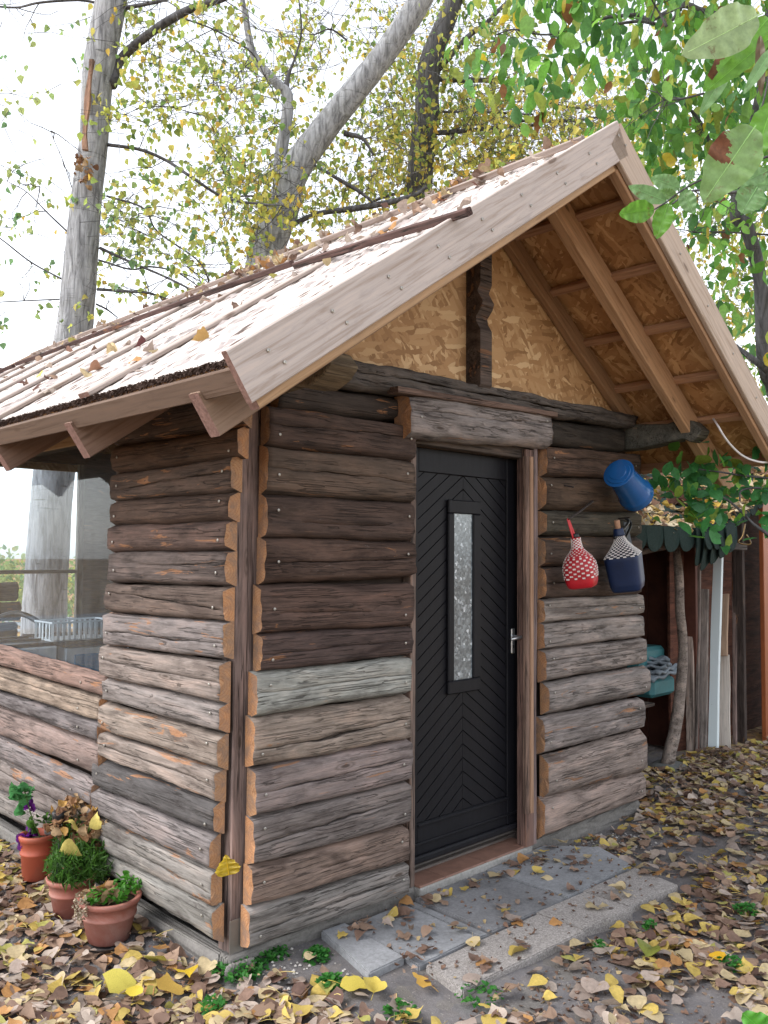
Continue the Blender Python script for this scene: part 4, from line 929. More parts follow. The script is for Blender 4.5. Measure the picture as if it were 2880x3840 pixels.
for k, (px_, py_) in enumerate(((392, 3192), (375, 3070), (246, 3070), (408, 3218))):
    p = pd(px_, py_, 4.05); V = []; F = []
    o = leaf_field('flower', np.array([p+Vector((.008*math.cos(t), .008*math.sin(t), 0)) for t in np.arange(0, 6.28, .5)]), np.full(13, .022), rots(13, .5), np.array([(.6, .24, .01)]*13), ROWS_P, M_green, pl)
for k, (px_, py_, s0) in enumerate(((265, 3205, .10), (362, 3078, .075), (278, 3078, .07))):
    p = pd(px_, py_, 3.85); o = leaf_field('fallen_leaf', np.array([p]), [s0], rots(1, 1.2), np.array([(.55, .45, .13)]), ROWS_P, M_leaf, None, curl=.5); tag(o, ['pale yellow leaf hanging on the front of the bushy plant', 'yellow leaf standing on top of the bushy plant', 'pale leaf on the bushy plant beside the black lamp'][k], 'leaf')
pl = tag(empty('creeping_plant'), 'small round leaved creeping plant in the wide terracotta pot', 'plant')
for dx, dy in ((.08, -.02), (.0, -.07), (-.07, -.03), (.09, .05)): leafy('small_leaf', (P1.x+dx, P1.y+.03+dy, GZ+.215), 60, .05, .035, .025, [(2, (.06, .22, .02)), (1, (.1, .3, .04))], ROWS_W, pl, tilt=.6)
leafy('dried_leaf', (P1.x-.01, P1.y+.05, GZ+.205), 12, .08, .02, .075, PBR, ROWS_P, pl, M_leaf, curl=.6); leafy('dried_flower', (P1.x-.14, P1.y+.0, GZ+.19), 150, .035, .06, .014, [(1, (.4, .33, .25)), (1, (.25, .2, .13))], ROWS_W, pl, M_leaf)
pl = tag(empty('petunia_plant'), 'petunia with purple flowers in the tall orange pot', 'plant')
leafy('petunia_leaf', (P3.x-.10, P3.y+.02, GZ+.42), 26, .05, .10, .055, [(2, (.07, .24, .08)), (1, (.1, .3, .1))], ROWS_P, pl, tilt=.7); leafy('petunia_leaf', (P3.x, P3.y+.02, GZ+.27), 50, .08, .05, .035, PGR, ROWS_P, pl)
for p_ in (pd(118, 3120, 4.3), pd(92, 3165, 4.3), pd(110, 3022, 4.35)):
    o = leaf_field('flower', np.array([p_+Vector((R.uniform(-.02, .02), R.uniform(-.02, .02), R.uniform(-.03, .03))) for _ in range(6)]), np.full(6, .06), rots(6, 1.3), np.array([(.14, .02, .22)]*6), ROWS_P, M_green, pl)
tube('stem', [(P3.x, P3.y, GZ+.2), (P3.x-.05, P3.y, GZ+.32), (P3.x-.10, P3.y, GZ+.5)], .003, [plain('petunia_stem', (.07, .14, .03))], pl, 5)
lp = at(225, 3060, 0, -.17); la = tag(empty('solar_lamp', (lp.x, lp.y, GZ)), 'black solar garden lamp standing behind the bushy plant', 'lamp')
lathe('lamp_head', [(.030, 0), (.032, .01), (.036, .035), (.036, .05), (.03, .054)], [M_black2], la, 24, (0, 0, lp.z-GZ-.03)); lathe('stake', [(.007, 0), (.007, lp.z-GZ-.03)], [M_black2], la, 8)
# clover patches
for k, (px_, py_, rr_, n_, lab) in enumerate(((900, 3640, .11, 260, 'dense clover patch at the foot of the corner post'), (1010, 3580, .09, 170, 'clover patch under the front logs near the corner'), (1190, 3590, .06, 120, 'bright clover tuft beside the small tilted slab'), (1240, 3690, .05, 80, 'clover tuft in front of the small tilted slab'),
    (1500, 3800, .07, 60, 'thin clover by the first pebbly slab'), (1800, 3740, .09, 60, 'thin grass and clover in front of the pebbly slabs'), (2250, 3560, .03, 30, 'clover sprig at the slab joint'), (2440, 3480, .03, 30, 'clover sprig growing over the middle pebbly slab'),
    (560, 3400, .05, 60, 'clover behind the wide terracotta pot'), (2800, 3420, .06, 60, 'green sprouts at the right edge of the litter'), (2740, 3620, .06, 60, 'clover among the leaves in the lower right'), (800, 3780, .05, 50, 'clover among the leaves in front of the corner'))):
    c = at(px_, py_, 2, GZ+.02); c.x = min(c.x, -.11) if c.y > 0 and px_ < 800 else c.x
    o = leafy('clover', (c.x, c.y, GZ+.02), int(n_*1.3), rr_, .04, .024, [(2, (.05, .22, .04)), (1, (.09, .30, .06))], ROWS_W, None, tilt=.35, up=1); o['kind'] = 'thing'; tag(o, lab, 'clover', 'clover patches'); 
# ------------------------------------------------------------------ things behind the side window
M_wenam = plain('white_enamel', (.55, .6, .64), .3, .5)
st = tag(empty('gas_stove', (.35, 3.2, -.012)), 'white enamel stove with black hob seen through the side window', 'stove')
box('cabinet', (.09, 2.6, -.01), (.445, 3.15, .92), [M_wenam], st, .01); box('hob', (.10, 2.61, .922), (.44, 3.14, .945), [M_black2], st, .004); box('oven_door', (.12, 2.58, .12), (.42, 2.598, .76), [M_wenam], st, .006)
box('pan_support', (.14, 2.75, .946), (.40, 2.76, .96), [M_iron], st, .001); box('pan_support', (.14, 2.95, .946), (.40, 2.96, .96), [M_iron], st, .001)
hz = tube('hose', [pd(-40, 2330, 6.6), pd(60, 2300, 6.6), pd(140, 2330, 6.5), pd(205, 2400, 6.4), pd(225, 2460, 6.3)], .022, [M_black2], None, 8); tag(hz, 'arched black pipe above the stove', 'pipe')
ct = tag(empty('kitchen_counter', (1.0, 3.1, -.012)), 'dark kitchen counter under the window', 'counter')
box('counter_top', (.49, 2.58, .905), (1.3, 3.3, .94), [M_dark], ct, .004, (.06, .045, .04)); box('cupboard', (1.02, 2.64, -.01), (1.3, 3.3, .902), [M_in], ct, .004)
fg = tag(empty('blue_appliance', (.85, 2.58, 0)), 'pale cabinet with bright blue front in the cabin window', 'appliance')
box('casing', (.50, 2.60, -.01), (1.0, 3.1, .90), [M_wenam], fg, .006); box('blue_front', (.555, 2.592, .2), (.96, 2.5995, .855), [plain('blue_front', (.02, .20, .40), .4)], fg, .003)
bk = tag(empty('plastic_basket', (1.05, 3.0, .84)), 'white slatted plastic basket on the kitchen counter', 'basket')
M_wp = plain('white_plastic', (.6, .62, .63), .4)
bx0, bx1, by0, by1, bz0, bz1 = .41, .82, 2.60, 2.86, .946, 1.06
for lo, hi in (((bx0, by0, bz0), (bx1, by1, bz0+.01)), ((bx0-.01, by0-.01, bz1), (bx1+.01, by0, bz1+.012)), ((bx0-.01, by1, bz1), (bx1+.01, by1+.01, bz1+.012)), ((bx0-.01, by0, bz1), (bx0, by1, bz1+.012)), ((bx1, by0, bz1), (bx1+.01, by1, bz1+.012))): box('rim', lo, hi, [M_wp], bk, .002)
for k in range(12):
    x = bx0+(bx1-bx0)*k/11; box('slat', (x-.008, by0, bz0), (x+.008, by0+.004, bz1), [M_wp], bk, 0); box('slat', (x-.008, by1-.004, bz0), (x+.008, by1, bz1), [M_wp], bk, 0)
for k in range(6):
    y = by0+(by1-by0)*k/5; box('slat', (bx0, y-.008, bz0), (bx0+.004, y+.008, bz1), [M_wp], bk, 0)
# wire fence behind the cabin
fe = tag(empty('wire_fence', (0, 8, GZ)), 'dark wire fence with thin posts behind the cabin', 'fence')
for k, x in enumerate(np.arange(-2, 9, 1.15)): tube('post', [(x, 8, GZ-.1), (x, 8, 1.35)], .035, [M_iron], fe, 8, n=0)
mb = MB()
for s in range(-10, 110):
    for d in (1, -1):
        x0 = -2.5+s*.12; V, F = tube_data([Vector((x0, 8, GZ)), Vector((x0+d*1.3, 8, 1.2))], .003, 3); mb.add(V, F)
tag(mb.build('mesh_wire', [M_iron], fe), kind='stuff')
# ------------------------------------------------------------------ lean-to shed on the right
shed = tag(empty('lean_to_shed', (4.3, .4, GZ)), 'open lean-to shed with drooping green felt shingles and leaf covered roof', 'shed')
M_felt = plain('green_shingle_felt', (.022, .038, .036), .95, .15, var=.25, sc=60, bump=.6, bsc=150); M_brown = plain('red_brown_board', (.085, .03, .02), .7, .3, var=.3, sc=6)
SN = Vector((-.08, -.40, 1)).normalized()
def sz(x, y): return 1.70+(max(0, x-4.5))*.24+(y-.2)*.42
poly = [(3.12, .2), (4.5, .2), (5.9, .34), (7.4, .5), (7.4, 3.4), (3.12, 3.4)]
n = len(poly); V = [(x, y, sz(x, y)) for x, y in poly]+[(4.5, 3.4, sz(4.5, 3.4))]+[(x, y, sz(x, y)-.04) for x, y in poly]+[(4.5, 3.4, sz(4.5, 3.4)-.04)]
mesh('roof', V, [(0, 1, 6, 5), (1, 2, 3, 4, 6)]+[(i, i+7, (i+1) % n+7, (i+1) % n) for i in range(n)]+[(12, 13, 8, 7), (13, 11, 10, 9, 8)], [M_felt], shed).location = (-4.3, -.4, -GZ)
# scalloped shingles hanging at the edge, each its own
def shingle(c, wd, dp, right, down, th=.006):
    c = Vector(c); right = Vector(right).normalized(); down = Vector(down).normalized(); nn = right.cross(down).normalized(); P = []
    P = [(-wd/2, -.03), (wd/2, -.03)]+[(wd/2*math.cos(t), dp*.35+dp*.65*math.sin(t)) for t in np.linspace(0, math.pi, 9)]
    V = [c+right*a_+down*b_+nn*(b_*b_*1.2) for a_, b_ in P]+[c+right*a_+down*b_+nn*(b_*b_*1.2-th) for a_, b_ in P]; m_ = len(P)
    F = [tuple(range(m_)), tuple(reversed(range(m_, 2*m_)))]+[(i, i+m_, (i+1) % m_+m_, (i+1) % m_) for i in range(m_)]
    o = mesh('shingle', V, F, [M_felt], shed); o.location = (-4.3, -.4, -GZ); return o
for k in range(6): shingle((3.2+k*.24, .185-.003*(k % 2), sz(3.2, .2)+.003), .235, .15+.01*R.random(), (1, 0, 0), (0, -.12, -1))
for k in range(5): x = 4.38+k*.11; shingle((x, .165-.008*k, 1.71+.005*k), .25, .30-.04*abs(k-1), (1, .1, .04), (0, -.12, -1))
for k in range(4): x = 4.43+k*.13; shingle((x, .15, 1.74), .22, .17, (1, .1, .08), (0, -.3, -1))
for k in range(9): x = 4.85+k*.2; y = .2+(x-4.5)*.1; shingle((x, y-.01, sz(x, y)+.006), .235, .16-.01*(k % 3), (1, .1, .24), (0, -.2, -1))
mb = MB()
for k in range(900):   # leaves' bed: worn felt granules
    pass
box('back_panel', (3.2, 2.3, GZ), (7.4, 2.34, 2.5), [M_brown], shed, 0)
for k in range(14): box('back_board', (3.2+k*.3, 2.27, GZ), (3.49+k*.3, 2.298, 2.45), [M_brown], shed, .003)
for k in range(4): box('side_board', (4.95+k*.012, .50+k*.45, GZ), (4.99+k*.012, .94+k*.45, 1.9), [M_brown], shed, .003)
q0 = at(2838, 2000, 1, .48); 
beam('post', (5.68, .45, GZ), (5.68, .45, 2.05), .05, .09, [M_dark, M_cut], shed, up=(0, 1, 0), color=(.06, .045, .04))
box('door_board', (4.70, .60, GZ), (7.2, .625, 2.12), [wood('red_brown_panel', .1, .05, .3)], shed, .003, (.10, .04, .026))
box('shelf', (3.25, .5, .36), (4.25, 1.3, .385), [M_dark], shed, .003, (.08, .06, .05))
box('shelf', (3.25, .5, .02), (4.25, 1.3, .045), [M_dark], shed, .003, (.06, .05, .045))
beam('cross_beam', (3.1, .27, 1.63), (5.5, .32, 1.60), .05, .06, [M_dark, M_cut], shed, color=(.06, .05, .045))
beam('cross_beam', (3.1, .42, 1.45), (4.4, .27, 1.63), .03, .035, [M_dark, M_cut], shed, color=(.09, .07, .06))
tag(box('orange_door', (5.93, .33, GZ-.02), (6.7, .37, 2.1), [plain('orange_paint', (.26, .075, .025), .45, .4, var=.15)], None, .004), 'bright orange painted door at the right edge', 'door')
hk_ = [pd(2795, 1965, 6.7), pd(2785, 2010, 6.65), pd(2770, 2035, 6.65), pd(2815, 2040, 6.65), pd(2800, 2005, 6.65)]
tag(tube('brass_latch', hk_, .006, [plain('brass', (.14, .085, .03), .4, .5, .6)], None, 6), 'brass coloured latch under the shed roof edge', 'latch')
# forked branch prop on its stone
bs = at(2510, 2885, 2, GZ)
mb_ = [at(2500, 2880, 1, bs.y), at(2540, 2680, 1, bs.y), at(2562, 2450, 1, bs.y), at(2550, 2290, 1, bs.y), at(2545, 2150, 1, bs.y+.02), at(2535, 2040, 1, bs.y+.04)]
zoff = lambda p, dz: Vector((p.x, p.y, p.z+dz))
tag(tube('branch_prop', mb_, [.050, .046, .036, .036, .034, .026], [M_log], None, 12, .12, color=(.23, .19, .165)), 'crooked grey branch propping the shed roof on a stone', 'prop')
V, F = lathe_data([(.12, 0), (.155, .02), (.15, .05), (.11, .07), (.03, .075)], 18)
V = [(x*1.15*(1+.12*math.sin(3*math.atan2(y, x)+1)), y*(1+.1*math.cos(2*math.atan2(y, x))), z+.008*math.sin(x*40)) for x, y, z in V]; F.append(tuple(range(72, 90)))
tag(mesh('foot_stone', V, F, [concrete('stone', (.13, .13, .125))], None, True), 'flat grey stone under the crooked branch prop', 'stone').location = (bs.x, bs.y, GZ-.02)
# poles and boards leaning at the shed front: (px x top, y top, px x bottom, y bottom, width m, depth m, plane y, colour, label, category)
PL = [(2583, 2215, 2590, 2830, .075, .02, .55, (.33, .27, .235), 'narrow grey brown board just right of the crooked branch', 'board', 'board', M_log),
 (2632, 2210, 2620, 2835, .13, .03, .57, (.26, .225, .205), 'wide weathered board in the middle of the leaning row', 'board', 'board', M_log),
 (2625, 2075, 2610, 2825, .024, .024, .50, (.17, .14, .125), 'thin iron rod in front of the wide weathered board', 'rod', 'rod', M_log),
 (2694, 2055, 2675, 2822, .080, .035, .46, (.55, .62, .64), 'tall pale blue painted metal bar in the leaning row', 'metal_bar', 'bar', None),
 (2718, 2228, 2712, 2460, .075, .02, .53, (.40, .28, .20), 'short tan board right of the pale blue bar', 'board', 'board', M_sawn),
 (2713, 2455, 2720, 2808, .10, .012, .50, (.6, .55, .5), 'off-white curled board at the foot of the pale bar', 'board', 'board', M_sawn),
 (2752, 2065, 2757, 2808, .032, .03, .48, (.16, .12, .11), 'thin brown pole right of the off-white board', 'pole', 'pole', M_log),
 (2765, 2455, 2770, 2780, .035, .01, .53, (.44, .38, .28), 'ragged cream strip behind the thin brown pole', 'strip', 'strip', M_sawn)]
M_pale = plain('chipped_pale_paint', (.55, .62, .645), .5, .4, var=.06, sc=30, dirt=None)
mm = MT('chipped_pale_blue', .5, .4); ch = mm.noise(mm.co((1, 1, 1)), 32, 5, .7); mm.set(mm.b, 'Base Color', mm.mix(mm.ramp(ch, [(.69, 0), (.71, 1)]), (.62, .70, .73), (.05, .05, .05)))
for (x0, y0, x1, y1, wd, dp, pl_, col, lab, nm_, cat, mt) in PL:
    o = beam(nm_, at(x1, y1, 1, pl_-.03), at(x0, y0, 1, pl_+.03), dp, wd, [mt or mm.m, mt or mm.m], None, up=(0, 1, 0), bev=.004, wob=.003, color=col, nseg=14); tag(o, lab, cat, 'poles and boards leaning at the shed')
# turquoise basin, grey bags
tb = at(2490, 2520, 1, .60)
M_tq = plain('turquoise_plastic', (.035, .14, .155), .5, .4, var=.2)
o = box('turquoise_box', (tb.x-.22, .58, .39), (tb.x+.16, .90, .545), [M_tq], None, .03); tag(o, 'turquoise plastic box on the shed shelf', 'box')
o = box('turquoise_box', (tb.x-.24, .66, .60), (tb.x+.15, 1.0, .78), [M_tq], None, .03); tag(o, 'turquoise box half hidden behind the grey sacks', 'box')
for k in range(5):
    z = .56+k*.028; bm = bmesh.new(); bmesh.ops.create_grid(bm, x_segments=14, y_segments=8, size=.5)
    for v in bm.verts: v.co = Vector((v.co.x*.42+.03*k, v.co.y*.3, .012*math.sin(v.co.x*14+k)+.01*math.sin(v.co.y*17+2*k)))
    r_ = bmesh.ops.extrude_face_region(bm, geom=bm.faces[:]); bmesh.ops.translate(bm, verts=[v for v in r_['geom'] if isinstance(v, bmesh.types.BMVert)], vec=(0, 0, .022))
    me = bpy.data.meshes.new('sack'); bm.to_mesh(me); bm.free(); o = new_obj('sack', me, None, [plain('grey_sack', (.17, .2, .23), .6, .3, var=.2)], True)
    o.location = (tb.x-.05, .70, z); o.rotation_euler = (.0, .05*(k-2), .15*k); tag(o, ['lowest folded grey sack on the turquoise box', 'second folded grey sack from the bottom', 'middle folded grey sack of the pile', 'folded grey sack just under the top one', 'topmost folded grey sack of the pile'][k], 'sack', 'folded grey sacks')
for k in range(9):
    x = R.uniform(3.3, 4.2); y = R.uniform(.5, 1.0); z = R.choice([.07, .10, .14, GZ+.03, GZ+.05])
    o = tube('firewood', [(x-.2, y, z), (x, y+.03, z+.02), (x+.2, y+R.uniform(-.1, .1), z+R.uniform(0, .08))], R.uniform(.015, .035), [M_log], None, 7, .2, color=(.13, .11, .10)); tag(o, ['lowest', 'longest looking', 'left', 'right', 'thin', 'thick', 'topmost', 'rear', 'front'][k]+' dark firewood stick piled on the floor of the shed', 'firewood', 'firewood sticks in the shed')
# ------------------------------------------------------------------ trees
def limb(parent, pts, rad, mat, name='limb', sides=12, rough=.05, n=6): return tube(name, pts, rad, [mat], parent, sides, rough, True, n)
def P2D(pts, dep, ws):
    dd = dep if hasattr(dep, '__len__') else [dep]*len(pts)
    return [pd(x, y, d) for (x, y), d in zip(pts, dd)], [w_/2*d/FPX for w_, d in zip(ws, dd)]
def twigs(parent, starts, n, mat, ln=.8, r0=.006):
    mb = MB()
    for k in range(n):
        p = Vector(R.choice(starts)); d = Vector((R.gauss(0, 1), R.gauss(0, 1), R.gauss(-.1, .6))).normalized(); L = ln*R.uniform(.4, 1.3); P = [p]
        for i in range(6): d = (d+Vector((R.gauss(0, .22), R.gauss(0, .22), R.gauss(-.03, .2)))).normalized(); P.append(P[-1]+d*L/6)
        V, F = tube_data(P, [r0*(1-i/7.5) for i in range(7)], 4); mb.add(V, F)
        for _ in range(2):
            s_ = R.choice(P[2:5]); d2 = (d+Vector((R.gauss(0, .8), R.gauss(0, .8), R.gauss(0, .6)))).normalized(); V, F = tube_data([s_, s_+d2*L*.2, s_+d2*L*.38+Vector((0, 0, -.03))], [r0*.5, r0*.35, r0*.2], 3); mb.add(V, F)
    o = mb.build('twig', [mat], parent); return tag(o, kind='stuff')
t1 = tag(empty('poplar_tree'), 'tall straight grey poplar trunk rising behind the roof on the left', 'tree')
pts, rr = P2D([(160, 2640), (172, 2200), (205, 1760), (250, 1400), (283, 1200), (321, 780), (352, 520), (369, 260), (417, 0), (455, -300), (500, -900)], 9.9, [180, 155, 146, 138, 130, 112, 104, 112, 112, 100, 75])
limb(t1, pts, rr, M_bark, 'trunk', 28, .035)
T1B = [([(417, 321), (451, 226), (556, 130), (694, 43), (833, -5), (1000, -80)], [44, 36, 32, 30, 26, 16]), ([(404, 543), (521, 560), (620, 600), (712, 660), (842, 742), (972, 764), (1060, 770)], [14, 13, 12, 12, 10, 9, 5]),
 ([(373, 929), (486, 981), (608, 1033), (712, 1085), (780, 1140)], [12, 10, 9, 8, 5]), ([(400, 735), (538, 781), (590, 868), (737, 972), (781, 1050), (790, 1110)], [8, 7, 7, 6, 5, 4]), ([(365, 1085), (486, 1093), (560, 1100), (640, 1128)], [12, 11, 10, 8]),
 ([(230, 1046), (113, 981), (0, 894), (-80, 850)], [7, 6, 5, 3]), ([(225, 1122), (90, 1128), (0, 1133), (-80, 1140)], [6, 5, 4, 3]), ([(260, 876), (180, 800), (100, 720), (26, 680)], [7, 6, 4, 3]), ([(270, 705), (235, 600), (200, 520), (190, 490)], [4, 3, 3, 2]),
 ([(360, 10), (290, 0), (148, 10), (60, 28), (-60, 20)], [10, 10, 9, 8, 6]), ([(370, 975), (490, 1010), (560, 1000), (660, 1020), (760, 1085)], [8, 7, 7, 6, 4]), ([(360, 1140), (400, 1160), (440, 1190)], [8, 7, 4]), ([(470, 30), (600, 5), (650, -10)], [16, 12, 8]), ([(660, 60), (800, 110), (920, 180), (960, 220), (1000, 300)], [7, 6, 6, 5, 3])]
st1 = []
for p_, w_ in T1B:
    q_, r_ = P2D(p_, [9.9+(R.uniform(-.6, .6)*i/len(p_)) for i in range(len(p_))], w_); limb(t1, q_, r_, M_bark2, 'limb', 8, .1); st1 += q_[1:]
tw = P2D([(150, 700), (600, 900), (640, 400), (560, 200), (850, 900), (50, 1000), (700, 1000), (520, 800)], 9.8, [1]*8)[0]
twigs(t1, st1+tw, 70, M_bark2, .9, .007)
# broken strip of bark
beam('broken_bark', pd(320, 560, 9.6), pd(340, 230, 9.65), .05, .05, [M_log, M_cut], t1, color=(.28, .17, .12), wob=.02, nseg=14)
leafy('dried_cluster', tuple(pd(322, 640, 9.6)), 36, .13, .2, .07, PBR, ROWS_P, t1, M_leaf, curl=.6)
t2 = tag(empty('poplar_tree'), 'forked poplar leaning right behind the middle of the roof', 'tree')
pts, rr = P2D([(900, 1500), (960, 1150), (1000, 950), (1060, 780), (1105, 640), (1215, 486), (1354, 312), (1450, 190), (1545, 52), (1640, -120), (1760, -400)], 11, [170, 140, 130, 122, 112, 98, 92, 86, 90, 80, 60])
limb(t2, pts, rr, M_bark, 'trunk', 22, .05)
for p_, w_ in (([(1055, 720), (1048, 620), (1063, 520), (1078, 420), (1075, 350), (1050, 325), (985, 255), (945, 190), (925, 90), (905, -20)], [52, 48, 46, 44, 42, 38, 32, 28, 24, 18]), ([(1070, 350), (1082, 280), (1105, 220), (1130, 120), (1120, -10)], [28, 14, 8, 7, 5]),
    ([(1100, 840), (1200, 800), (1389, 773), (1545, 735), (1600, 700)], [20, 20, 24, 18, 12]), ([(1180, 620), (1300, 690), (1350, 720), (1400, 760)], [10, 16, 14, 8]), ([(1290, 500), (1360, 520), (1400, 580)], [22, 14, 8]),
    ([(1300, 150), (1240, 110), (1180, 130)], [8, 6, 4]), ([(1110, 770), (1000, 745), (940, 735), (860, 740)], [10, 8, 7, 5])):
    q_, r_ = P2D(p_, 11, w_); limb(t2, q_, r_, M_bark2 if w_[0] < 40 else M_bark, 'limb', 10, .08); st1 = q_[1:]
    twigs(t2, q_[1:], 9, M_bark2, .9, .006)
t3 = tag(empty('poplar_tree'), 'dark trunked poplar behind the ridge with yellow leaves', 'tree')
pts, rr = P2D([(1500, 1100), (1560, 780), (1580, 600), (1600, 430), (1610, 250), (1680, 60), (1760, -150), (1900, -500)], 12.5, [120, 105, 95, 92, 86, 70, 55, 30])
limb(t3, pts, rr, M_bark2, 'trunk', 18, .08)
for p_, w_ in (([(1620, 290), (1744, 148), (1820, 90), (1874, 35), (1950, -40)], [24, 20, 18, 16, 10]), ([(1590, 500), (1700, 495), (1800, 485), (1900, 473), (2020, 470)], [18, 20, 16, 14, 8]), ([(1610, 295), (1750, 300), (1860, 300)], [20, 22, 16]), ([(1600, 420), (1800, 420), (2000, 430)], [8, 10, 6]), ([(1570, 620), (1660, 560), (1720, 480)], [8, 7, 5]), ([(1550, 720), (1450, 735), (1330, 790)], [14, 12, 8]),
    ([(1900, 450), (2020, 455), (2160, 452), (2250, 440)], [10, 12, 10, 6]), ([(1960, 340), (2080, 390), (2200, 410)], [8, 9, 6])):
    q_, r_ = P2D(p_, 12.5, w_); limb(t3, q_, r_, M_bark2, 'limb', 8, .08); twigs(t3, q_[1:], 9, M_bark2, .9, .006)
PAL_Y = [(3, (.42, .45, .10)), (3, (.30, .38, .09)), (2, (.52, .46, .12)), (1.4, (.17, .28, .08)), (.6, (.55, .38, .07))]
PAL_YY = [(3, (.54, .48, .11)), (2.5, (.42, .44, .10)), (.8, (.6, .40, .07)), (1.4, (.24, .33, .08))]
PAL_G = [(3, (.24, .33, .12)), (2, (.32, .38, .14)), (1, (.42, .42, .11)), (2, (.15, .27, .12))]
def crown(parent, regs, dens=.55):
    Ps = []; Cs = []; tb = MB()
    for (x0, y0, x1, y1, d0, d1, ncl, npc, sig, pal) in regs:
        for k in range(ncl):
            c = np.array(pd(R.uniform(x0, x1), R.uniform(y0, y1), R.uniform(d0, d1))); m_ = max(2, int(npc*R.uniform(.5, 1.6)*dens)); left = m_
            while left > 0:
                q_ = min(left, R.randint(4, 8)); left -= q_
                d_ = NR.normal(0, 1, 3)*np.array([1, 1, .5]); d_[2] -= .35; d_ /= np.linalg.norm(d_); L_ = R.uniform(.3, .6)*(sig/.2)**.5; st_ = c+NR.normal(0, sig*.5, 3)
                tt = NR.uniform(.1, 1, q_)[:, None]; sag = np.array([0, 0, -.12*L_]); pp = st_+d_*L_*tt+sag*tt**2+NR.normal(0, .035, (q_, 3)); Ps.append(pp); cc, _ = pick(pal, q_, .2); Cs.append(cc*R.uniform(.8, 1.15))
                V, F = tube_data([Vector(st_-d_*L_*.5+NR.normal(0, .03, 3)), Vector(st_), Vector(st_+d_*L_*.55+sag*.3), Vector(st_+d_*L_+sag)], [.0045, .0035, .0025, .0012], 3); tb.add(V, F)
    P = np.concatenate(Ps); Cc = np.concatenate(Cs); Cc = Cc*1.15; n_ = len(P); tag(tb.build('twig', [M_bark2], parent), kind='stuff')
    o = leaf_field('leaves', P, NR.uniform(.6, 1.25, n_)*.082, rots(n_, 1, True), Cc, ROWS_C, M_green, parent, curl=.3); return tag(o, kind='stuff')
crown(t1, [(-300, 300, 230, 1250, 9, 11.5, 62, 9, .16, PAL_G), (-500, -600, 400, 300, 9, 12, 40, 9, .3, PAL_G), (400, 0, 950, 420, 9, 11, 85, 16, .18, PAL_Y), (400, 400, 980, 1130, 9, 11.5, 120, 16, .2, PAL_Y), (400, 700, 640, 1130, 9, 11, 30, 12, .15, PAL_G), (150, 600, 420, 900, 9.2, 9.6, 3, 9, .1, PAL_YY), (400, -800, 1000, 0, 9, 12, 70, 16, .3, PAL_Y)])
crown(t2, [(760, 180, 1100, 800, 11.3, 12.8, 120, 20, .2, PAL_Y), (900, 560, 1180, 1000, 9.6, 11, 60, 18, .15, PAL_YY), (1050, 0, 1600, 760, 11.5, 13.5, 200, 19, .24, PAL_Y), (1080, 650, 1500, 900, 10, 12, 40, 18, .2, PAL_Y), (1000, -800, 1800, 0, 10, 13, 100, 18, .35, PAL_Y)], .38)
crown(t3, [(1420, 0, 1960, 430, 11.8, 14, 150, 24, .22, PAL_Y), (1380, 380, 1900, 850, 11.5, 14, 200, 25, .2, PAL_YY), (1800, 250, 2450, 700, 11, 14, 200, 26, .25, PAL_YY), (1700, 500, 2300, 640, 10, 13, 60, 20, .18, PAL_YY), (2300, 450, 3100, 1200, 11, 14, 150, 26, .3, PAL_YY), (1700, -700, 3000, 0, 11, 14, 120, 20, .4, PAL_Y)], .5)
t5 = tag(empty('far_tree'), 'pale yellow green tree seen beyond the right roof edge', 'tree')
limb(t5, [Vector((10.5, 6, GZ-.1)), Vector((10.4, 6, 2)), Vector((10.8, 6.2, 5)), Vector((11, 6, 8))], [.16, .14, .1, .04], M_bark2, 'trunk')
crown(t5, [(2500, 800, 3300, 1750, 12, 15, 190, 26, .3, PAL_Y), (2650, 900, 3300, 1800, 9, 12, 50, 22, .25, PAL_G)])
# hedge and bushes beyond the fence
hd = tag(leafy('hedge', (4, 23, .3), 9000, 7.5, 1.6, .16, PAL_G, ROWS_C, None, up=0), None); hd['kind'] = 'thing'; tag(hd, 'pale green hedge beyond the road seen through the window', 'hedge')
# ------------------------------------------------------------------ walnut tree reaching in from the right
wt = tag(empty('walnut_tree'), 'walnut tree with big green leaves reaching in from the upper right', 'tree')
limb(wt, [Vector((6.6, -.6, GZ-.1)), pd(3000, 2000, 6.4), pd(2920, 1500, 6.3), pd(2870, 1360, 6.2), pd(2850, 1050, 6.1), pd(2800, 850, 6), pd(2760, 770, 6), pd(2860, 300, 6), pd(2900, -200, 6)], [.10, .085, .07, .055, .045, .045, .04, .035, .02], M_bark2, 'trunk', 12, .06)
WB = [([(2880, 110), (2640, 45), (2560, 20), (2440, 75), (2380, 55), (2200, 85), (2080, 160)], [30, 26, 22, 16, 14, 10, 6], 6), ([(2560, 20), (2500, 90), (2400, 80), (2300, 90), (2200, 90), (2050, 130), (1930, 110), (1860, 130)], [14, 12, 12, 10, 9, 7, 6, 4], 5.6), ([(2790, 800), (2700, 650), (2640, 480), (2560, 380), (2480, 300)], [16, 14, 12, 10, 7], 6), ([(2880, 650), (2760, 720), (2600, 715), (2520, 765)], [14, 12, 9, 6], 4.5), ([(2880, 880), (2700, 870), (2600, 872)], [8, 6, 4], 6), ([(2880, 1390), (2760, 1300), (2700, 1260)], [30, 18, 8], 6), ([(2500, 100), (2480, 60), (2455, 20)], [12, 9, 6], 5), ([(2640, 350), (2560, 370), (2490, 375)], [9, 8, 6], 5)]
for p_, w_, d_ in WB:
    q_, r_ = P2D(p_, d_, w_); limb(wt, q_, r_, M_bark2, 'limb', 8, .1); twigs(wt, q_[1:], 7, M_bark2, .4, .004)
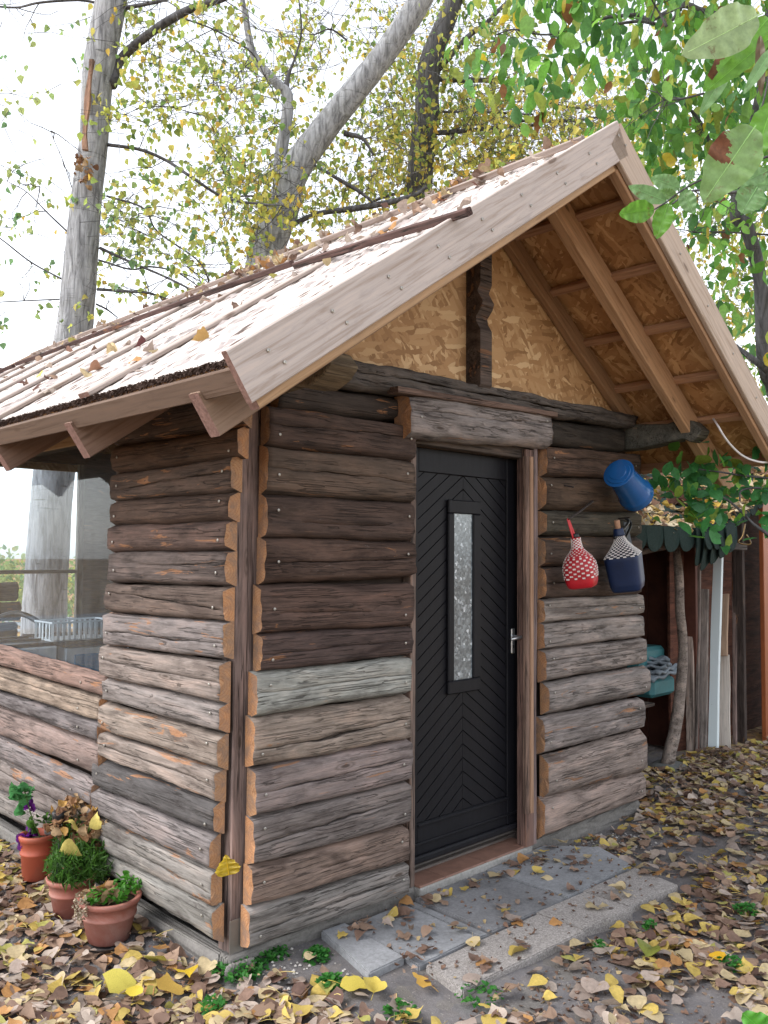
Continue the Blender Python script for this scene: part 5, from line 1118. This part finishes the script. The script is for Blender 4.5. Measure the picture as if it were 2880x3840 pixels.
PW = [(3, (.13, .31, .05)), (2, (.19, .38, .07)), (1.5, (.12, .29, .09)), (1.3, (.33, .40, .08)), (.8, (.07, .20, .05)), (.25, (.42, .33, .03)), (.12, (.22, .1, .04))]
def wcrown(regs):
    for (x0, y0, x1, y1, d0, d1, ncl, npc, sig, size) in regs:
        Ps = []; Cs = []
        for k in range(ncl):
            c = np.array(pd(R.uniform(x0, x1), R.uniform(y0, y1), R.uniform(d0, d1))); m_ = int(npc*R.uniform(.6, 1.5)); Ps.append(c+NR.normal(0, sig, (m_, 3))); cc, _ = pick(PW, m_, .25); Cs.append(cc*R.uniform(.75, 1.15))
        P = np.concatenate(Ps); n_ = len(P); o = leaf_field('leaves', P, NR.uniform(.7, 1.25, n_)*size, rots(n_, 1, True), np.concatenate(Cs), ROWS_W, M_green, wt, curl=.28); tag(o, kind='stuff')
wcrown([(1780, -80, 2300, 330, 5, 6.5, 38, 7, .14, .118), (2250, -100, 3000, 620, 5, 7, 145, 8, .17, .108), (2350, 350, 2800, 700, 5.5, 6.8, 26, 8, .13, .10), (2500, 600, 3100, 1050, 5.5, 7.5, 60, 7, .16, .10), (2700, 900, 3100, 1700, 6, 7.5, 40, 8, .15, .12), (1900, 300, 2120, 420, 5, 5.6, 8, 5, .08, .12), (2300, -900, 3400, -100, 5, 7, 60, 10, .3, .13)])
# single big leaves near the camera
def big_leaf(name, base, tip, wpx, dep, col, parent, brown=None, bend=.12, rows=None, dd=0.0, n=64):
    a_ = pd(*base, dep); b_ = pd(*tip, dep+dd); X = (b_-a_); L = X.length; X.normalize(); vw = (Vector(CAM)-a_).normalized(); Y = vw.cross(X).normalized(); Z = X.cross(Y)
    wd = wpx/FPX*dep/2; V = []; F = []; mi = []
    for i in range(n+1):
        t = i/n; ww = wd*(math.sin(math.pi*t**.85)**.75 if 0 < t < 1 else .01)+.0004
        if rows: ww = wd*2.1*float(np.interp(t, [r_[0] for r_ in rows], [r_[1] for r_ in rows]))*(1+.05*math.sin(t*60))
        for j in range(25):
            s = (j-12)/12; yy = s*ww*(1+.012*math.sin(t*30+j*.4)); zz_ = abs(s)*ww*.22-bend*L*(t-.5)**2*1.5+.004*math.sin(t*26)*abs(s)*(wd/.03)
            V.append(a_+X*(L*t)+Y*yy+Z*(zz_))
    for i in range(n):
        t = i/n; lim = -.35+.3*math.sin(t*17)+.16*math.sin(t*41)+.12*math.sin(t*83)
        for j in range(24):
            k = i*25+j; F.append((k, k+1, k+26, k+25)); s = (j-11.5)/12
            if brown and brown[2] > 0: s = -s
            mi.append(1 if brown and brown[0] <= t <= brown[1] and s < lim*(1 if .12 < (t-brown[0])/(brown[1]-brown[0]) < .88 else 2) else 0)
    o = mesh(name, V, F, [M_big, M_brownleaf], parent, True, mi, tuple(a_)); o.color = (*col, 1)
    if parent is not None: o.location = a_-parent_origin(parent)
    P_ = [a_+X*(L*t)+Z*(-bend*L*(t-.5)**2*1.5+.0006) for t in (0, .25, .5, .75, .97)]
    tube('midrib', [p-a_ for p in P_], [wd*.03, wd*.012], [M_big], o, 5, color=tuple(min(1, c*1.7) for c in col)).location = (0, 0, 0)
    return o
M_brownleaf = plain('scorched_leaf', (.13, .055, .03), .8, .2, var=.4, sc=60)
GL = (.17, .30, .10); GL2 = (.18, .32, .13); GL3 = (.13, .30, .04)
for a_ in [((2860, 50), (2570, 200), 170, 1.75, (.30, .40, .20), None, .3), ((2890, 60), (2640, 340), 120, 1.9, GL3, (.3, .85, -1), .1), ((2900, 130), (2650, 340), 70, 1.8, GL3, None, .1), ((2740, 240), (2625, 430), 55, 1.9, GL2, None, .1), ((2830, 150), (2800, 260), 75, 2.1, GL3, None, .1),
           ((2905, 170), (2790, 350), 45, 1.6, GL2, None, .1), ((2850, 130), (2855, 360), 36, 1.7, (.12, .08, .04), None, .1), ((2835, 470), (2640, 755), 190, 1.55, (.19, .31, .11), (.2, .62, -1), .15), ((2900, 380), (2828, 600), 110, 1.6, GL3, None, .1),
           ((2880, 640), (2770, 690), 60, 1.9, GL2, None, .1), ((2840, 700), (2780, 800), 110, 1.9, GL2, None, .1), ((2890, 690), (2780, 700), 70, 1.95, GL2, None, .1)]:
    big_leaf('leaf', a_[0], a_[1], a_[2], a_[3], a_[4], wt, a_[5], a_[6])
limb(wt, P2D([(2960, -60), (2900, 120), (2880, 300), (2850, 430), (2835, 470)], 1.7, [10, 9, 7, 5, 3])[0], [.003, .002, .0015], M_bark2, 'leaf_stalk', 6)
sg = tag(empty('walnut_sprig'), 'sprig of smooth oval green leaves hanging before the right roof slope', 'sprig')
for a_ in (((2455, 785), (2322, 803), 82, GL3), ((2500, 755), (2357, 698), 58, GL2), ((2550, 705), (2442, 665), 62, GL2), ((2505, 762), (2462, 895), 74, GL3), ((2560, 712), (2600, 800), 62, GL2), ((2605, 660), (2567, 650), 42, GL2), ((2540, 740), (2470, 715), 40, GL)):
    big_leaf('leaf', a_[0], a_[1], a_[2], 2.6, a_[3], sg, None, .1)
limb(sg, P2D([(2455, 785), (2500, 757), (2560, 712), (2640, 670), (2780, 620), (2960, 560)], 2.6, [4, 5, 6, 7, 8, 9])[0], [.002, .003, .004], M_bark2, 'stalk', 6)
o = big_leaf('leaf', (2900, 3900), (2785, 3800), 110, .9, (.09, .32, .035), None, None, .1); tag(o, 'blurred bright green leaf poking into the lower right corner', 'leaf')
# shrub branch in front of the shed roof
sb = tag(empty('shrub'), 'leafy green shrub branches hanging before the leaf covered shed roof', 'shrub')
limb(sb, P2D([(2960, 2080), (2880, 2005), (2820, 1960), (2760, 1900), (2700, 1860), (2620, 1850)], 5.2, [16, 13, 10, 8, 6, 4])[0], [.012, .008, .004], M_bark2, 'limb', 6); limb(sb, P2D([(2960, 1850), (2850, 1830), (2780, 1840), (2775, 1880)], 5.2, [9, 8, 6, 5])[0], [.008, .005], M_bark2, 'limb', 6); limb(sb, P2D([(2960, 1800), (2800, 1785), (2700, 1770), (2620, 1760)], 5.2, [9, 8, 6, 5])[0], [.008, .004], M_bark2, 'limb', 6)
for (cx_, cy_, n_, s_) in ((2590, 1790, 16, .09), (2640, 1840, 16, .08), (2660, 1920, 22, .08), (2700, 1880, 16, .09), (2570, 1810, 10, .09), (2780, 1780, 14, .10), (2850, 1770, 16, .09), (2700, 1760, 10, .08), (2620, 1880, 10, .07), (2860, 1880, 14, .06), (2790, 1860, 8, .06), (2600, 1960, 10, .06), (2870, 2020, 6, .04), (2520, 1800, 6, .06), (2500, 1810, 3, .03)):
    c = np.array(pd(cx_, cy_, 5.25)); P = c+NR.normal(0, s_, (n_, 3)); cc, _ = pick([(3, (.08, .30, .09)), (1, (.15, .36, .06)), (1, (.10, .28, .13)), (.6, (.26, .38, .06))], n_); o = leaf_field('leaves', P, NR.uniform(.75, 1.2, n_)*.105, rots(n_, .8, False), cc, ROWS_W, M_green, sb, curl=.25); tag(o, kind='stuff')
# ------------------------------------------------------------------ fallen leaves
def bare(x, y):   # how bare the soil is, 0 covered .. 1 bare
    b_ = 0
    for (px_, py_, r_, a_) in BARE: b_ = max(b_, a_*math.exp(-(((x-px_.x)**2+(y-px_.y)**2)/(r_*r_))))
    return b_
BARE = [(at(px_, py_, 2, GZ), 0, r_, a_) for (px_, py_, r_, a_) in ((1300, 3610, .26, .99), (1150, 3600, .22, .98), (1000, 3620, .17, .97), (1680, 3760, .34, .95), (2120, 3700, .26, .9), (1450, 3780, .16, .8), (560, 3640, .06, .85), (2700, 3180, .35, .7), (2500, 3200, .25, .6), (2840, 3120, .3, .75), (2250, 3120, .22, .92), (950, 3700, .08, .5), (1900, 3650, .12, .6), (650, 3740, .06, .6))]
BARE = [(p, z, r_, a_) for (p, z, r_, a_) in BARE]
BARE2 = BARE
def bare(x, y):
    b_ = 0
    for (p, _z, r_, a_) in BARE2: b_ = max(b_, a_*math.exp(-(((x-p.x)**2+(y-p.y)**2)/(r_*r_))))
    return b_
def blocked(x, y):
    if -.05 < x < 3.09 and -.05 < y < 5.4: return True
    if .30 < x < 2.2 and -.82 < y < 0: return True
    return False
pos = []
def scatter(x0, x1, y0, y1, dens):
    for _ in range(int((x1-x0)*(y1-y0)*dens)):
        x, y = R.uniform(x0, x1), R.uniform(y0, y1)
        if blocked(x, y) or R.random() < bare(x, y): continue
        if (x-P1.x)**2+(y-P1.y)**2 < .012 or (x-P2.x)**2+(y-P2.y)**2 < .01: continue
        pos.append((x, y, gh(x, y)+R.uniform(.004, .034)))
scatter(-1.9, .1, -1.0, 3.5, 820); scatter(.1, 1.2, -1.3, -.02, 620); scatter(1.2, 3.2, -1.6, -.02, 620); scatter(3.0, 5.2, -1.8, .45, 720); scatter(5.2, 8, -2.5, .36, 420); scatter(-3, 0, -3, -.6, 130); scatter(0, 7, -3.5, -1.5, 130); scatter(-2.5, 9, 5.4, 10, 60)
pos = np.array(pos); n_ = len(pos); fw = (pos-CAM) @ MR[2]; uu = CX+FPX*((pos-CAM) @ MR[0])/fw; vv = CY-FPX*((pos-CAM) @ MR[1])/fw
vis = (fw > 0) & (uu > -60) & (uu < 2940) & (vv < 3900); pos[:, 2] += 0
order = np.argsort(np.where(vis, fw, 1e6)); NS = 225; single = order[:NS]; rest = order[NS:]
cols, idx = pick(PAL_LITTER, n_); size = NR.uniform(.038, .086, n_)*np.where(NR.rand(n_) < .12, 1.25, 1)
o = leaf_field('leaf_litter', pos[rest], size[rest], rots(len(rest), .26), cols[rest], ROWS_P, M_leaf, None, curl=.2); tag(o, 'thick litter of brown and yellow autumn leaves on the ground', None, None, 'stuff')
# leaf stalks through the litter
mb = MB()
for k in NR.choice(n_, 900, replace=False):
    p = Vector(pos[k])+Vector((0, 0, .01)); a_ = R.uniform(0, 6.28); L = R.uniform(.03, .07); d = Vector((math.cos(a_), math.sin(a_), R.uniform(0, .35)))*L; V, F = tube_data([p, p+d*.5+Vector((0, 0, .004)), p+d], .0011, 3); mb.add(V, F)
tag(mb.build('leaf_stalks', [plain('leaf_stalk', (.45, .35, .12), .7, .2, var=.4)]), 'thin yellow leaf stalks mixed through the litter', None, None, 'stuff')
cr = pos[NR.choice(len(pos), 5200)]+NR.normal(0, .05, (5200, 3))*np.array([1, 1, 0]); cr = np.array([p for p in cr if not blocked(p[0], p[1])]); cr2 = np.array([(R.uniform(.42, 2.1), R.uniform(-.77, -.06), -.057) for _ in range(230)])
extra = np.array([(x_, y_, gh(x_, y_)+.004) for x_, y_ in zip(NR.uniform(-.2, 3, 1500), NR.uniform(-1.6, -.8, 1500))]); cr = np.concatenate([cr, cr2, extra]); nc = len(cr); cc, _ = pick([(3, (.17, .10, .07)), (2, (.28, .2, .15)), (1, (.4, .3, .16)), (1, (.10, .06, .05))], nc)
o = leaf_field('leaf_crumbs', cr, NR.uniform(.010, .030, nc), rots(nc, .35), cc, ROWS_C, M_leaf, None, curl=.6); tag(o, 'small broken leaf crumbs scattered over soil and slabs', None, None, 'stuff')
# nearest leaves as single things
def one_leaf_mesh(seed, rows=ROWS_P):
    r_ = np.random.RandomState(seed); tv, tf = tmpl(rows); T = tv.copy(); fo, cu, am, ph = r_.normal(.1, .25), r_.normal(0, .4), abs(r_.normal(0, .07)), r_.uniform(0, 6); T[0::3, 1] *= 1+r_.normal(0, .08, len(rows)); T[2::3, 1] *= 1+r_.normal(0, .08, len(rows))*(1 if seed % 3 else 3)
    T[:, 2] = fo*np.abs(T[:, 1])+cu*(T[:, 0]-.5)**2+am*np.sin(T[:, 0]*8+T[:, 1]*9+ph); T[:, 0] -= .5
    F = [tuple(int(i) for i in f) for f in tf]; V = [tuple(v) for v in T]; st_ = [(-.5, 0, T[1][2]), (-.7, .03, T[1][2]+.03), (-.95, .08, T[1][2]+.02)]
    V2, F2 = tube_data([Vector(p) for p in st_], .012, 3); n0 = len(V); V += [tuple(v) for v in V2]; F += [tuple(i+n0 for i in f) for f in F2]
    me = bpy.data.meshes.new('fallen_leaf'); me.from_pydata(V, [], F); me.materials.append(M_leaf1); me.polygons.foreach_set('use_smooth', [True]*len(F)); return me
LM = [one_leaf_mesh(100+i, ROWS_W if i % 5 == 4 else ROWS_P) for i in range(28)]
CN = ['golden yellow', 'straw coloured', 'brown', 'dark brown', 'pale greyish', 'orange', 'blackish brown', 'yellow green', 'beige']
def put_leaf(p, s, tilt, col, label, group, yaw=None):
    o = bpy.data.objects.new('fallen_leaf', R.choice(LM)); COL.objects.link(o); o.location = p; o.scale = (s, s, s); o.rotation_euler = (R.gauss(0, tilt), R.gauss(0, tilt), R.uniform(0, 6.28) if yaw is None else yaw); o.color = (*[min(1, c) for c in col], 1)
    return tag(o, label, 'leaf', group)
LMK = [(P1.x, P1.y, 'the wide terracotta pot'), (P3.x, P3.y, 'the tall orange pot'), (-.02, -.06, 'the concrete corner'), (.42, -.25, 'the small tilted slab')]+[(at(a_, b_, 2, GZ).x, at(a_, b_, 2, GZ).y, c_) for a_, b_, c_ in
    ((900, 3640, 'the dense clover patch'), (1500, 3720, 'the nearest slab end'), (2000, 3520, 'the front paving edge'), (60, 3780, 'the lower left corner'), (560, 3800, 'the left bottom edge'), (60, 3560, 'the left edge'), (300, 3650, 'the litter beside the pots'), (1200, 3820, 'the bottom edge under the clover'),
     (1800, 3820, 'the middle bottom edge'), (2300, 3800, 'the bottom edge right of centre'), (2750, 3780, 'the bright green leaf'), (700, 3600, 'the corner post foot'), (2300, 3600, 'the bare path right'))]
def near_name(x, y): return min(LMK, key=lambda q: (q[0]-x)**2+(q[1]-y)**2)[2]
def size_word(s_): return 'small' if s_ < .058 else ('large' if s_ > .082 else 'middling')
def dir_word(yaw):
    dx, dy = -math.cos(yaw), -math.sin(yaw); r_ = dx*MR[0][0]+dy*MR[0][1]; f_ = dx*MR[2][0]+dy*MR[2][1]
    return ('right' if r_ > 0 else 'left') if abs(r_) > abs(f_) else ('away from the viewer' if f_ > 0 else 'towards the viewer')
for k in single:
    x, y = pos[k][0], pos[k][1]; cn = CN[idx[k]]; yw = R.uniform(0, 6.28)
    put_leaf((x, y, pos[k][2]+.010), size[k]*1.05, .22, cols[k], '%s %s leaf near %s, stalk to the %s' % (size_word(size[k]), cn, near_name(x, y), dir_word(yw)) if 'view' not in dir_word(yw) else '%s %s leaf near %s, stalk %s' % (size_word(size[k]), cn, near_name(x, y), dir_word(yw)), 'fallen leaves on the near ground', yw)
tops = [(.66, -.25), (1.2, -.3), (1.7, -.3), (.95, -.63), (1.6, -.66)]
for k in range(84):
    x = R.uniform(.45, 2.1); y = R.uniform(-.76, -.08) if k % 3 else R.uniform(-.2, -.06)
    cc, ii = pick(PAL_LITTER[:6], 1); cn = CN[ii[0]]
    sl_n = ('the narrow and square slabs' if x < .93 else 'the large dark slab' if x < 1.5 else 'the large pale slab') if y > -.52 else ('the long pebbly slab' if x < 1.25 else 'the middle pebbly slab' if x < 1.62 else 'the far pebbly slab')
    if x < .53: sl_n = 'the small tilted slab'
    if y < -.52 and x < .53: x = .7
    sz_ = R.uniform(.045, .082); yw = R.uniform(0, 6.28); dw = dir_word(yw); dw = dw if 'view' in dw else 'to the '+dw
    put_leaf((x, y, -.048+(.01 if x < .53 else 0)), sz_, .2, cc[0], '%s %s leaf on %s, stalk %s' % (size_word(sz_), cn, sl_n, dw), 'fallen leaves on the slabs', yw)
for (px_, py_, s, col, lab) in ((1335, 3690, .115, (.52, .42, .08), 'big pale yellow leaf in front of the small tilted slab'), (1400, 3700, .10, (.55, .43, .09), 'yellow leaf overlapping the big pale one before the slabs'), (1580, 3680, .09, (.45, .27, .06), 'curled golden leaf against the first pebbly slab'), (570, 3590, .13, (.55, .48, .10), 'large lemon yellow leaf left of the corner post'),
    (700, 3640, .11, (.58, .40, .03), 'large bright golden leaf near the corner post'), (630, 3695, .12, (.48, .31, .07), 'broad orange yellow leaf among brown ones'), (440, 3690, .13, (.52, .45, .09), 'broad yellow leaf with a small green twig before it'), (505, 3710, .07, (.56, .44, .05), 'small bright yellow leaf beside the broad ones'), (2695, 3590, .07, (.62, .36, .02), 'vivid orange yellow leaf in the right litter'), (2435, 3560, .10, (.16, .18, .03), 'olive green veined leaf in the right litter')):
    p = at(px_, py_, 2, GZ+.045); put_leaf(p, s, .18, col, lab, None)
p = at(852, 3238, 1, -.012); o = big_leaf('fallen_leaf', (858, 3282), (846, 3205), 95, (Vector(p)-Vector(CAM)).dot(Vector(MR[2]))-.02, (.50, .36, .03), None, None, .05, ROWS_P); tag(o, 'yellow poplar leaf stuck to the corner post', 'leaf')
# leaves on the cabin roof
n_ = 250; P = []
for k in range(n_):
    if k < 190: y = R.choice([R.gauss(1.3, .35), R.gauss(-.1, .3), R.gauss(1.6, .5), R.uniform(-.6, 5)]); x = 1.44-abs(R.gauss(0, .14 if k % 3 else .3))
    else: x = R.uniform(-.5, 1.4); y = R.uniform(-.7, 4.5)
    if R.random() < .0: continue
    P.append(slope_pt(-1, x, y, -R.uniform(.012, .03 if k > 190 else .05)))
P = np.array([tuple(p) for p in P]); cc, _ = pick(PAL_LITTER[1:], len(P))
o = leaf_field('roof_leaves', P[:], NR.uniform(.04, .08, len(P)), rots(len(P), .5), cc, ROWS_P, M_leaf, None, curl=.6, normal=None); tag(o, 'brown autumn leaves caught along the cabin ridge', None, None, 'stuff')
def onroof2(x, y):
    d = Vector(ray(x, y)); return Vector(CAM)+d*((Vector((RX, 0, RZ))-Vector(CAM)).dot(NL)/d.dot(NL))
for (px_, py_, col, lab) in ((535, 1305, (.13, .05, .05), 'dark red round leaf in the middle of the roof'), (150, 1465, (.2, .12, .1), 'curled brown leaf low on the roof near the left'), (155, 1410, (.5, .42, .08), 'yellow leaf in the small heap low on the roof'), (365, 1392, (.36, .2, .13), 'brown leaf lying above the eave left of the strip'), (760, 1280, (.45, .28, .1), 'small orange leaf right of the pale batten'), (790, 1140, (.36, .22, .16), 'pale brown leaf against the snow batten'), (1420, 905, (.36, .3, .28), 'large pale curled leaf on the snow batten'), (1450, 790, (.22, .13, .11), 'brown leaf high on the roof'), (1660, 765, (.2, .09, .06), 'reddish leaf near the barge board'),
    (1790, 707, (.17, .08, .06), 'reddish brown leaf close to the ridge'), (1100, 985, (.42, .19, .05), 'bright orange leaf in the ridge heap'), (300, 1350, (.3, .2, .18), 'grey brown leaf beside the second pale strip'), (95, 1450, (.17, .1, .1), 'dark curled leaf at the left end of the heap'), (270, 1322, (.33, .2, .16), 'curled leaf under the dark batten')):
    put_leaf(onroof2(px_, py_)+NL*.02, R.uniform(.055, .08), .45, col, lab, None)
# leaves on the shed roof
n_ = 3300; X_ = NR.uniform(3.12, 7.2, n_); Y_ = NR.uniform(.2, 3.3, n_)**1.0; Y_ = np.where(NR.rand(n_) < .1, .2+NR.rand(n_)*.2, Y_)
P = np.array([(x, y, sz(x, y)+R.uniform(.006, .05)) for x, y in zip(X_, Y_)]); cc, _ = pick([(3, (.46, .33, .15)), (3, (.5, .42, .3)), (2, (.28, .17, .1)), (1.5, (.5, .33, .06)), (1, (.16, .09, .06))], n_)
o = leaf_field('shed_roof_leaves', P, NR.uniform(.06, .10, n_), rots(n_, .4), cc, ROWS_P, M_leaf, None, curl=.45, normal=(-.03, -.35, 1)); tag(o, 'thick carpet of tan autumn leaves covering the shed roof', None, None, 'stuff')
